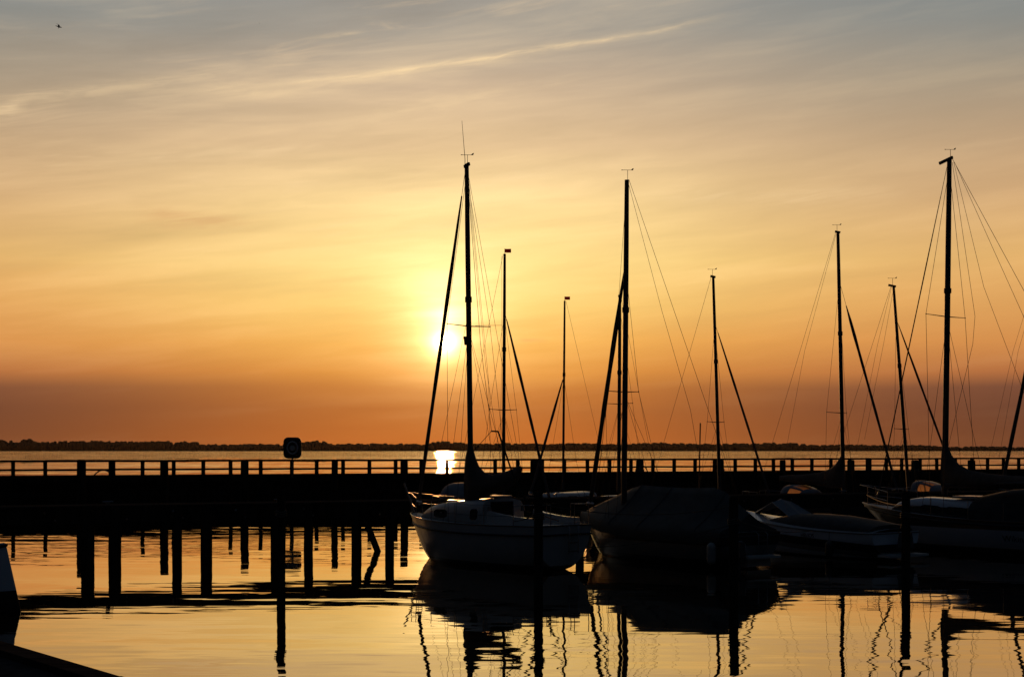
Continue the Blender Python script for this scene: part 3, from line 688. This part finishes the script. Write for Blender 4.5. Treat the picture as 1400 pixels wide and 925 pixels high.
        o = mb.build('sprayhood', mat, s.root); md = o.modifiers.new('cloth', 'SOLIDIFY'); md.thickness = .012
        if win:
            for (j0, j1) in ((1, 4), (5, 9), (10, 13)):
                ring_ = []; 
                for i in (2, 3, 4, 5):
                    row = []
                    for j in range(j0, j1+1):
                        p = Vector(rr[i][j]); c_ = Vector((p.x, 0, z0)); dirn = (p-c_).normalized(); row.append(p+dirn*.004)
                    ring_.append(row)
                mb = MB(); mb.loft(ring_, closed=False, cap=False); mb.build('window', 'vinyl', o)
        return o
def text_mesh(name, txt, size, mat, parent, origin, xdir, updir, depth=.004, shear=0):
    cu = bpy.data.curves.new(name, 'FONT'); cu.body = txt; cu.size = size; cu.extrude = depth/2; cu.shear = shear
    o = bpy.data.objects.new(name, cu); COL.objects.link(o); dg = bpy.context.evaluated_depsgraph_get()
    me = bpy.data.meshes.new_from_object(o.evaluated_get(dg)); bpy.data.objects.remove(o)
    me.materials.append(M[mat]) if not me.materials else me.materials.__setitem__(0, M[mat])
    x = Vector(xdir).normalized(); u = Vector(updir); u = (u-x*u.dot(x)).normalized(); n_ = x.cross(u)
    mt = Matrix((x, u, n_)).transposed().to_4x4(); mt.translation = Vector(origin); me.transform(mt)
    o = bpy.data.objects.new(name, me); COL.objects.link(o); o.parent = parent; return o

def fender(p_top, ln, r_, label, group, mat='fender', rz=0):
    t_ = thing('fender', (p_top.x, p_top.y, p_top.z), rz, label, 'fender', group)
    prof = [(0, .03), (.02, r_*.5), (.07, r_*.9), (.14, r_), (ln-.14, r_), (ln-.07, r_*.9), (ln-.02, r_*.5), (ln, .03)]
    mb = MB(); mb.tube([(0, 0, -.25-a) for a, _ in prof], [q_ for _, q_ in prof], 14); mb.build('body', mat, t_)
    mb = MB(); mb.tube([(0, 0, -.25), (0, 0, 0)], .008, 6); mb.build('lanyard', 'rope', t_)
    return t_
def rope(p0, p1, sag, label, r_=.012, group='mooring ropes between boats and poles'):
    p0, p1 = Vector(p0), Vector(p1); n = 14; mid = (p0+p1)/2; c = mid.copy(); mb = MB()
    pts = [p0.lerp(p1, i/n)-Vector((0, 0, sag*4*(i/n)*(1-i/n)))-c for i in range(n+1)]
    mb.tube(pts, r_, 6); o = mb.build('mooring_rope', 'rope'); o.location = c; return tag(o, label, 'rope', group)

# ---- A: the white sailboat in front
stA = G(768, 779); bwA = P(563, 703, 44.0); bwA.z = 0
A_ = Boat('sailboat', stA, bwA, 'white sailboat moored in front, bow to the left, brown sail bundled on its boom', 'sailboat')
A_.shape(2.5, 1.22, 1.33, ts=.80, rake=.95, kd=.42, full=.72, trake=-.12)
A_.hull('hullA'); A_.deck()
A_.rail_line('rubbing_strake', 'blackp', -.24, .028, .012); A_.rail_line('toe_rail', 'wood', .012, .018)
c = A_.cabin(.36, .84, .66, .74, .44, windows=((.06, .16), (.50, .72)), nose=.45)
# main companionway opening, a dark panel for its unlit inside, sliding hatch and cockpit
x0 = A_.X(.36); zd = A_.sh(.36)
mb = MB(); mb.box((x0-.012, .05, zd+.30), (.03, .82, .66)); mb.build('companionway_dark_panel', 'glass', A_.root)
mb = MB(); mb.box((x0+.42, 0, zd+.775), (.85, .66, .05)); mb.build('sliding_hatch', 'gel', A_.root)
mb = MB(); mb.box((A_.X(.66), 0, A_.sh(.66)+.56), (.5, .5, .05)); mb.build('fore_hatch', 'glass', A_.root)
for sg in (1, -1):
    rr = []
    for t in (.015, .08, .15, .22, .30):
        b_ = A_.hb(t)*.80; zz = A_.sh(t)-.03; hh = .24+.18*(t/.3)**2; rr.append([(A_.X(t), sg*b_, zz), (A_.X(t), sg*b_*.94, zz+hh), (A_.X(t), sg*b_*.80, zz+hh), (A_.X(t), sg*b_*.76, zz)])
    mb = MB(); mb.loft(rr, smooth=False); mb.build('cockpit_coaming', 'gel', A_.root)
mb = MB(); mb.box((A_.X(.14), 0, A_.sh(.1)-.02), (A_.L*.24, A_.B*.48, .02)); mb.build('cockpit_floor', 'deck_wood', A_.root)
mb = MB(); mb.tube([(A_.X(.02), 0, 1.35), (A_.X(.16), .1, 1.55)], [.022, .016], 8); mb.build('tiller', 'wood', A_.root)
for k, (tx, sg) in enumerate(((.34, 1), (.34, -1))):
    mb = MB(); mb.tube([(A_.X(tx), sg*.62, A_.sh(tx)+.35), (A_.X(tx), sg*.62, A_.sh(tx)+.50)], [.07, .05], 12); mb.build('winch', 'steel', A_.root)
A_.rails(.58, stan=(.28, .46, .64), bow_t=.82)
A_.mast(643.5, 41.3, A_.sh(.57)+.4, (638, 226), width=.17, spr=((.53, .80, .0),), hounds=.99, furl=.07, furl_r=.056, antenna=True, back=False, bow_in=.30, wr=.0065)
z = 40.5
A_.tubes('backstay', 'wire', [[A_.mt, P(657, 470, 40.3), P(672, 589, 39.6)], [P(672, 589, 39.6), P(646, 618, 40.4)]], .008, True)
A_.tubes('backstay_bridle', 'wire', [[P(672, 589, 39.6), P(681, 589.5, 39.2), P(684, 598, 39.1), P(700, 645, 38.7), P(727, 700, 38.2)]], .026, True)
A_.tubes('topping_lift', 'wire', [[A_.mt, P(712, 640, 39.4)]], .006, True)
A_.tubes('halyard', 'wire', [[A_.mt, P(664, 500, 41), P(690, 665, 40.5)], [A_.mt+Vector((.05, 0, -.3)), P(668, 520, 41), P(672, 680, 40)], [P(640, 430, 41.2), P(592, 660, 43)], [P(650, 445, 41.0), P(686, 444.5, 40.6)]], .0055, True)
mb = MB(); q0_ = A_.mb_.lerp(A_.mt, .475); mb.tube([q0_+Vector((-.08, -.05, 0)), q0_+Vector((-.08, -.05, .25))], [.06, .09], 10); mb.build('steaming_light', 'blackp', A_.masto, True)
A_.boom([P(645, 668, 41.1), P(712, 641, 39.5)])
A_.boom_cover([(638.0, 618, 690, 41.42, .11), (641, 606, 690, 41.35, .13), (644.5, 606, 690, 41.25, .17), (648, 622, 687, 41.1, .21), (653, 636, 683, 41.0, .24), (660, 644, 680, 40.8, .25), (670, 648, 676, 40.5, .24), (682, 647, 672, 40.2, .21), (694, 643, 667, 39.9, .17), (704, 639, 660, 39.65, .13), (710, 636.5, 650, 39.5, .09), (713, 637, 643, 39.42, .03)], 'canvas_brown')
# ladder on the transom
zt = A_.Fs
mb = MB(); xx = -A_.L/2-.20
for y in (-.17, .17): mb.tube([(xx+.30, y-.25, zt+.02), (xx-.02, y-.25, zt-.02), (xx+.0, y-.25, zt-.75)], .014, 8)
for k in range(3): mb.box((xx+.0, -.25, zt-.22-.24*k), (.06, .34, .03))
mb.build('boarding_ladder', 'steel', A_.root)
mb = MB(); mb.box((-A_.L/2-.02, .05, .38), (.08, .30, 1.9)); mb.build('rudder', 'hullX', A_.root) if False else None
# anchor roller pole at the bow
A_.tubes('bow_pole', 'wood', [[A_.M @ Vector((A_.L/2-.15, .02, A_.Fb+.02)), P(552.5, 660.5, 44.6)]], .03, True, 8)

# ---- C: sailboat under a boom tent
stC = G(1026, 775); bwC = P(799, 700, 45.9); bwC.z = 0
C_ = Boat('sailboat', stC, bwC, 'sailboat hidden under a big dark boom tent, second boat of the front row', 'sailboat')
C_.shape(2.75, .98, 1.3, ts=.78, rake=.8, kd=.45)
C_.hull('hullC'); C_.deck(); C_.rail_line('rubbing_strake', 'blackp', -.1, .03, .01)
C_.cabin(.36, .80, .62, .42, .30, windows=((.3, .5), (.6, .8)))
C_.mast(853.5, 43.4, 1.4, (857, 246), width=.18, spr=((.36, .66, -.14),), hounds=.735, furl=.0, furl_r=.072, back=True, bow_in=.25, head=False, lines=(((859, 250, 43.4), (905, 425, 42), (944, 560, 40.5), (958, 640, 39.8)), ((857, 250, 43.4), (845, 420, 44), (829, 560, 44.5), (818, 650, 45))))
rdg = []
def tent(px_a, z_a, py_a, px_b, z_b, py_b): pass
rr = []; a_ = C_.wl(P(853, 664, 43.2)); b_ = C_.wl(P(975, 661, 39.6))
nsec = 16
for i in range(nsec+1):
    u = i/nsec; x = (C_.X(.985)*(1-u)+(-C_.L/2+.05)*u)
    t = (x+C_.L/2)/C_.L
    # ridge height profile: climbs from the bow to the mast, level along the boom, falls at the stern
    xm, xe = C_.wl(P(853, 664, 43.2)).x, -C_.L/2+1.15
    if x > xm: zr = C_.Fb+.03+(a_.z-C_.Fb)*((C_.X(.985)-x)/(C_.X(.985)-xm))**.95
    elif x > xe: zr = a_.z+.03-.05*math.sin(math.pi*(xm-x)/(xm-xe))
    else: zr = a_.z-(xe-x)*.62
    zs = C_.sh(t)-.28; hb_ = C_.hb(min(.97, t))+.035
    ring = []
    for j in range(-10, 11):
        k = abs(j)/10; sg = 1 if j >= 0 else -1
        if k < .75: yy = hb_*k/.75; zz = zr+(C_.sh(t)+.05-zr)*(k/.75)**.93-.05*math.sin(math.pi*k/.75)
        else: yy = hb_+.02*math.sin((k-.75)*12); zz = C_.sh(t)+.05+(zs-C_.sh(t)-.05)*(k-.75)/.25+.03*math.sin(x*7)*(k > .95)
        wr_ = .035*noise.noise(Vector((x*3.2, j*.35, 5)))*(k > .05)
        ring.append((x, sg*yy, zz+wr_))
    rr.append(ring)
mb = MB(); mb.loft(rr, closed=False, cap=False); mb.add(rr[-1], [tuple(range(21))]); to = mb.build('boom_tent', 'canvas_green', C_.root)
mb = MB()
for x in (xm, xm-1.6, xe):
    i = min(range(nsec+1), key=lambda q_: abs(rr[q_][10][0]-x)); mb.tube([Vector(p)+Vector((0, 0, .012)) for p in rr[i][2:19]], .012, 6)
mb.build('tent_batten', 'canvas_dark', to)
xx = -C_.L/2-.16
mb = MB()
for y in (-.5, -.16): mb.tube([(xx+.1, y, C_.Fs), (xx, y, C_.Fs-.05), (xx+.0, y, .28)], .014, 8)
for k in range(3): mb.box((xx, -.33, .75-.2*k), (.06, .34, .03))
mb.build('boarding_ladder', 'steel', C_.root)
mb = MB(); mb.box((-C_.L/2-.32, 0, .32), (.5, 1.25, .07)); mb.box((-C_.L/2-.20, 0, .17), (.28, .9, .24), 0, 1.0); mb.build('bathing_platform', 'gel', C_.root)
mb = MB(); mb.box((-C_.L/2-.34, .75, .55), (.30, .24, .42), 0, .8); mb.box((-C_.L/2-.30, .75, .0), (.12, .07, .8)); mb.build('outboard_motor', 'motor', C_.root)
p = C_.M @ Vector((-C_.L/2+.25, C_.hb(.03)+.14, .98)); fender(p, .62, .13, 'long white fender hanging left of the pole at the tarpaulin boat stern', 'white fenders on the tarpaulin covered boat')
p = C_.M @ Vector((-C_.L/2-.22, C_.hb(0)*.55, 1.02)); fender(p, .62, .15, 'fat white fender hanging right of the pole at the tarpaulin boat stern', 'white fenders on the tarpaulin covered boat')

# ---- D: motorboat with dark cover
stD = G(1225, 765); bwD = P(1016, 700, 47.6); bwD.z = 0
D_ = Boat('motorboat', stD, bwD, 'low white motorboat with black cockpit cover, between tarpaulin boat and right-hand yacht', 'motorboat')
D_.shape(2.4, .84, 1.18, ts=.88, rake=1.15, kd=.3, mx=.40, full=.66, sag=.03, trake=.02)
D_.hull('hullD'); D_.deck('gel', dz=-.01, cam_=.10); D_.rail_line('rubbing_strake', 'steel', -.03, .02, .01)
rr = []
for i in range(13):
    u = i/12; t = .03+.70*u; b_ = D_.hb(t)*(.90-.15*u); h = .08+.44*math.sin(math.pi*min(1, .15+u*.85))**.8*(1-.35*(1-u)); x = D_.X(t); zd = D_.sh(t)-.02
    rr.append([(x, b_*math.cos(math.pi*j/12), zd+h*math.sin(math.pi*j/12)**.8+(.02*noise.noise(Vector((x*2, j, 1))) if 0 < j < 12 else 0)) for j in range(13)])
mb = MB(); mb.loft(rr, closed=False, cap=False); mb.add(rr[0], [tuple(range(13))]); mb.add(rr[-1], [tuple(range(13))]); mb.build('cockpit_cover', 'canvas_dark', D_.root)
# raised bow screen
a1p, a2p, a3p = C = (D_.wl(P(1020, 699, 47.0)), D_.wl(P(1041, 682.5, 45.6)), D_.wl(P(1071, 702, 44.6)))
mb = MB(); rr = []
for sg in (-1, 0, 1):
    rr.append([(a1p.x-.12*abs(sg), .06*sg, D_.sh(.93)+.04), (a2p.x, .42*sg, a2p.z-.10*abs(sg)), (a3p.x, .60*sg, D_.sh(.66)+.10)])
rr2 = [[(p_[0], p_[1], p_[2]-.03) for p_ in r_] for r_ in rr]
mb.loft(rr, closed=False, cap=False, smooth=False); mb.loft([[r_[0] for r_ in rr], [r_[0] for r_ in rr2]], closed=False, cap=False)
so_ = mb.build('windscreen', 'canvas_lite', D_.root)
mb = MB(); mb.tube([Vector(rr[0][0]), Vector(rr[0][1]), Vector(rr[0][2])], .018, 8); mb.tube([Vector(rr[1][0]), Vector(rr[1][1])], .022, 8); mb.tube([Vector(rr[2][0]), Vector(rr[2][1]), Vector(rr[2][2])], .018, 8); mb.build('screen_frame', 'steel', so_)
mb = MB(); mb.box((-D_.L/2-.28, 0, .16), (.5, 1.7, .07)); mb.build('bathing_platform', 'gel', D_.root)
mb = MB(); mb.box((-D_.L/2-.36, 0, .62), (.36, .34, .45), 0, .75); mb.box((-D_.L/2-.32, 0, .1), (.16, .1, .9)); mb.build('outboard_motor', 'motor', D_.root)
def side_pt(B, t, z, sg=1, off=.008):   # point on the hull side at station t and height z
    zs = B.sh(t); kz = B.keel(t)
    th = math.acos(max(-1, min(1, 1-((z-kz)/(zs-kz))**(1/.95)))); y = B.hb(t)*math.sin(th)**B.fl(t)
    return Vector((B.xr(t, z, zs), sg*(y+off), z))
pa, pb = side_pt(D_, .42, .60), side_pt(D_, .30, .60); pu = side_pt(D_, .42, .72)
text_mesh('name_lettering', 'HELIOS', .17, 'lettering', D_.hullo, pa, pb-pa, pu-pa)
p = D_.M @ Vector((D_.X(.22), D_.hb(.22)+.15, .80)); fender(p, .5, .12, 'dark fender against the motorboat side', None, 'blackp')

# ---- E: the yacht on the right
bwE = P(1180, 691, 49.5); bwE.z = 0; stE = bwE+Vector((.64, -.768, 0))*10.2
E_ = Boat('sailing_yacht', stE, bwE, 'large yacht at the right edge, pale cabin roof and dark sail cover', 'sailing yacht')
E_.shape(3.1, 1.16, 1.42, ts=.66, rake=1.5, kd=.5, sag=.16, trake=-.3)
E_.hull('hullE'); E_.deck(); E_.rail_line('toe_rail', 'wood', .02, .025); E_.rail_line('rubbing_strake', 'blackp', -.10, .045, .005)
E_.cabin(.53, .85, .60, .60, .50, mat='cabinE', windows=((.04, .30), (.34, .60)), nose=.45)
mb = MB(); mb.box((E_.X(.575), 0, E_.sh(.57)+.66), (.9, 1.0, .08)); mb.build('sliding_hatch', 'gel', E_.root)
E_.rails(.6, stan=(.25, .38, .50, .64), bow_t=.84)
E_.mast(1292, 46.7, 1.8, (1298, 217), width=.20, spr=((.53, 1.14, -.05),), hounds=.985, furl=.03, furl_r=.020, crane=.28, bow_in=.55, wr=.0075,
        lines=(((1304, 222, 46.5), (1345, 392, 44), (1402, 542, 41)), ((1302, 222, 46.5), (1333, 432, 46.1), (1330, 470, 46.1), (1296, 612, 46.4)), ((1305, 222, 46.5), (1360, 345, 44), (1430, 500, 40))))
E_.boom([P(1293, 662, 46.4), P(1460, 660, 41.8)])
E_.boom_cover([(1288.5, 612, 668, 46.75, .12), (1291, 604, 668, 46.7, .14), (1295, 608, 668, 46.6, .18), (1301, 622, 667, 46.4, .22), (1310, 634, 667, 46.1, .24), (1325, 642, 667, 45.6, .24), (1350, 647, 667, 44.9, .22), (1390, 650, 668, 43.9, .20), (1440, 652, 667, 42.5, .15), (1462, 655, 664, 41.9, .08)], 'canvas_brown')
rr = []
for i in range(9):
    u = i/8; t = .10+.42*u; b_ = E_.hb(t)*.82; h = (1.0+.10*math.sin(math.pi*u))*(1-.22*u**5); x = E_.X(t); zd = E_.sh(t)-.02
    rr.append([(x, b_*(1-.1*abs(math.sin(math.pi*j/12)))*math.cos(math.pi*j/12), zd+h*math.sin(math.pi*j/12)**.6+.03*noise.noise(Vector((x*2, j*.6, 1)))) for j in range(13)])
mb = MB(); mb.loft(rr, closed=False, cap=False); mb.add(rr[0], [tuple(range(13))]); mb.add(rr[-1], [tuple(range(13))]); mb.build('cockpit_tent', 'canvas_dark', E_.root)
pa, pb = side_pt(E_, .385, .46), side_pt(E_, .30, .46); pu = side_pt(E_, .385, .62)
text_mesh('name_lettering', 'Wiking', .28, 'lettering', E_.hullo, pa, pb-pa, pu-pa)

# ---- second row, bows towards the right
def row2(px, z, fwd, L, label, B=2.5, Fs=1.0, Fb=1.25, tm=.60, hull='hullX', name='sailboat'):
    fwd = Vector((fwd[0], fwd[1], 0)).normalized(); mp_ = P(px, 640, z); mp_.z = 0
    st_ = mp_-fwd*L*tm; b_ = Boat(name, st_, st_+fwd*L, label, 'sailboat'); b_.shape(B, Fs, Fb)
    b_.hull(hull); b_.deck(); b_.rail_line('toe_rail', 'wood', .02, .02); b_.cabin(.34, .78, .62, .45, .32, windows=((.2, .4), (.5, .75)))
    return b_
b = row2(688.5, 52.5, (.60, -.80), 6.6, 'sailboat with red pennant mast, pale sprayhood showing behind the white sailboat bow', tm=.52)
b.mast(688.5, 52.5, 1.5, (690, 347), width=.13, spr=((.36, .62, .05),), hounds=.76, furl=.03, furl_r=.05, windex=False, flag=True, bow_in=.3, head=False, lines=(((686, 350, 52.5), (686, 500, 52.5), (683, 640, 52.5)),))
b.hood(b.X(.10), b.X(.36), 1.05, b.sh(.3)+.12, .98, win=False); b.rails(.5, stan=(.3, .5, .68))
b = row2(770.5, 63, (-.62, -.78), 6.6, 'sailboat with slim mast and red pennant, bow to the left, right of the white sailboat', tm=.58)
b.mast(770, 63, 1.5, (772, 411), width=.11, spr=((.15, .72, .0),), hounds=.60, furl=.02, furl_r=.055, windex=False, flag=True, bow_in=.3, head=False, back=True)
b = row2(846, 59, (-.5, -.85), 6.8, 'sailboat whose shorter mast stands just left of the boom tent boat mast', tm=.60)
b.mast(846, 59, 1.5, (847.5, 404), width=.16, spr=((.45, .6, .05),), hounds=.95, furl=.02, furl_r=.04, windex=False, bow_in=.3, back=True)
b = row2(984, 57, (.66, -.75), 7.0, 'sailboat with flag-like wind vane mast and rolled foresail behind the tarpaulin boat stern', tm=.58)
b.mast(983, 57, 1.5, (975, 378), width=.14, spr=((.33, .52, .10),), hounds=.78, furl=.04, furl_r=.045, bow_in=.3, back=True)
b.tubes('flag_staff', 'wood', [[P(955, 700, 59.5), P(957.5, 578, 59.5)]], .028, True, 8)
b = row2(1152, 58.5, (.70, -.71), 7.4, 'sailboat with sail cover sagging left from its mast and amber sprayhood windows', tm=.60)
b.mast(1152.5, 58.5, 1.6, (1145.5, 317), width=.17, spr=((.30, .75, .25),), hounds=.80, furl=.10, furl_r=.054, bow_in=.3, back=True, furl_belly=1.7, lines=(((1143, 320, 58.5), (1100, 480, 60), (1070, 640, 62)),))
b.boom([P(1151, 664, 58.7), P(1066, 655, 62.0)])
b.boom_cover([(1154, 640, 665, 58.4, .10), (1152, 622, 666, 58.5, .14), (1149, 624, 667, 58.6, .17), (1144, 632, 667, 58.8, .2), (1136, 640, 667, 59.2, .2), (1122, 645, 664, 59.8, .19), (1100, 648, 661, 60.6, .17), (1080, 649, 659, 61.4, .13), (1066, 650, 656, 62.0, .06)], 'canvas_brown')
b.hood(b.X(.30)-.2, b.X(.30)+1.0, 1.05, b.sh(.3)+.15, .72); b.rails(.5, stan=(.3, .5, .68))
b = row2(1241, 58.0, (.70, -.71), 6.9, 'sailboat with leaning mast just left of the large yacht mast', tm=.60)
b.mast(1240, 58.0, 1.6, (1221.5, 390), width=.14, spr=((.30, .55, .12),), hounds=.83, furl=.02, furl_r=.045, bow_in=.3, back=True, crane=-.1, lines=(((1219, 392, 58), (1200, 470, 60), (1170, 620, 63)), ((1222, 392, 58), (1208, 470, 59), (1182, 600, 61))))
b = row2(1362, 62.0, (.72, -.69), 6.6, 'sailboat behind the large yacht, its sprayhood peeping over the yacht cabin roof', tm=.60)
b.hood(b.X(.05), b.X(.05)+1.2, 1.0, b.sh(.1)+.15, .80); b.tubes('mast_crutch', 'steel', [[b.M @ Vector((b.X(.02), 0, b.Fs)), b.M @ Vector((b.X(.02), 0, b.Fs+.9))]], .03, True)
b = row2(1455, 61, (-.95, -.30), 9.0, 'sailboat beyond the right edge with only its rolled foresail and shrouds in view', tm=.60)
b.mast(1455, 61, 1.6, (1453, 262), width=.16, spr=((.35, .8, .1),), hounds=.97, furl=.03, furl_r=.085, bow_in=.3, back=True, lines=(((1440, 300, 61), (1385, 480, 62), (1352, 625, 63)), ((1444, 300, 61), (1392, 480, 62), (1366, 625, 63))))

# ---- small motor boat at the left edge
stN = Vector((-19.5, 31.6, 0)); bwN = Vector((-12.0, 33.4, 0))
bwN = G(8, 836); stN = bwN+Vector((-4.6, -.5, 0))
N_ = Boat('motorboat', stN, bwN, 'pale motorboat of which only the blunt bow shows at the left edge', 'motorboat')
N_.shape(2.1, 1.15, 1.40, ts=.9, rake=-.30, kd=.3, mx=.5, full=.5); N_.hull('hullN'); N_.deck(); N_.rail_line('rubbing_strake', 'blackp', -.04, .035, .01)
N_.cabin(.35, .70, .7, .6, .5, windows=((.1, .45), (.55, .8)))

# ---- mooring ropes
rope(P(803, 748, 38.3), P(1003, 716, 36.2), .12, 'rope from the white sailboat stern to the tarpaulin boat pole')
rope(P(736, 700, 35.4), P(700, 712, 39.2), .06, 'rope from the pole to the white sailboat cockpit')
rope(A_.M @ Vector((A_.L/2-.3, .15, A_.Fb)), P(620, 715, 46), .05, 'rope leading off the white sailboat bow') if False else None
rope(P(736, 688, 35.4), P(998, 692, 38.2), .25, 'rope sagging from the white sailboat pole towards the boom tent')
rope(P(1003, 708, 36.2), P(1120, 722, 44.0), .22, 'rope from the tarpaulin boat pole to the motorboat side')
rope(P(1238, 690, 38.9), P(1185, 676, 49.0), .10, 'rope from the right-hand pole up to the yacht bow')
rope(P(1238, 700, 38.9), P(1228, 728, 42.5), .05, 'short rope from the right-hand pole to the motorboat stern')
rope(P(874, 640, 74.0), P(886, 646, 73.9), -.25, 'loose rope end curling off the mooring pole right of the double masts', .03)
pA, _ = pier_at(126); rope(P(128, 650, 78.5), P(149, 645, 79.5), -.20, 'rope looped over the railing between two thick posts', .035)

# ---- gulls
def gull(px, py, z, span, label, tilt, ang_):
    t_ = bpy.data.objects.new('gull', None); mb = MB(); s_ = span
    mb.tube([(-.30*s_, 0, .02), (-.2*s_, 0, .01), (0, 0, 0), (.14*s_, 0, .01), (.20*s_, 0, .025*s_), (.27*s_, 0, .02*s_)], [.012*s_, .03*s_, .055*s_, .045*s_, .03*s_, .006*s_], 8)
    for sg in (1, -1):
        rr = []
        for u, x0_, ch, zz in ((0, .06, .17, .01), (.2, .08, .16, .07), (.45, .05, .13, .10), (.75, -.03, .09, .07), (1, -.14, .02, .02)):
            y = sg*u*.5*s_; xa, xb = (x0_)*s_, (x0_-ch)*s_
            rr.append([(xa, y, zz*s_), ((xa+xb)/2, y, zz*s_+.012*s_), (xb, y, zz*s_), ((xa+xb)/2, y, zz*s_-.006*s_)])
        mb.loft(rr)
    bpy.data.objects.remove(t_); o = mb.build('gull', 'bird'); o.location = P(px, py, z); o.rotation_euler = (R(tilt), R(8), R(ang_)); return tag(o, label, 'bird')
gull(80.5, 37, 115, .95, 'dark gull gliding high in the upper left of the sky', 38, 35)
gull(355, 32, 520, .8, 'tiny far-off gull, high up and right of the larger gull', 15, 70)

# ---- evening haze over the lake
mb = MB(); mb.box((0, 4400, 38), (15600, 9800, 78)); m = bpy.data.materials.new('evening_haze'); m.use_nodes = True; t = m.node_tree; t.nodes.clear(); q = N(t)
pv = q.node('ShaderNodeVolumePrincipled'); pv.inputs['Color'].default_value = (.95, .72, .55, 1); pv.inputs['Density'].default_value = .000006; pv.inputs['Anisotropy'].default_value = .6
o_ = q.node('ShaderNodeOutputMaterial'); t.links.new(pv.outputs[0], o_.inputs['Volume']); tag(mb.build('haze', m), 'warm evening haze over the lake', kind='stuff')
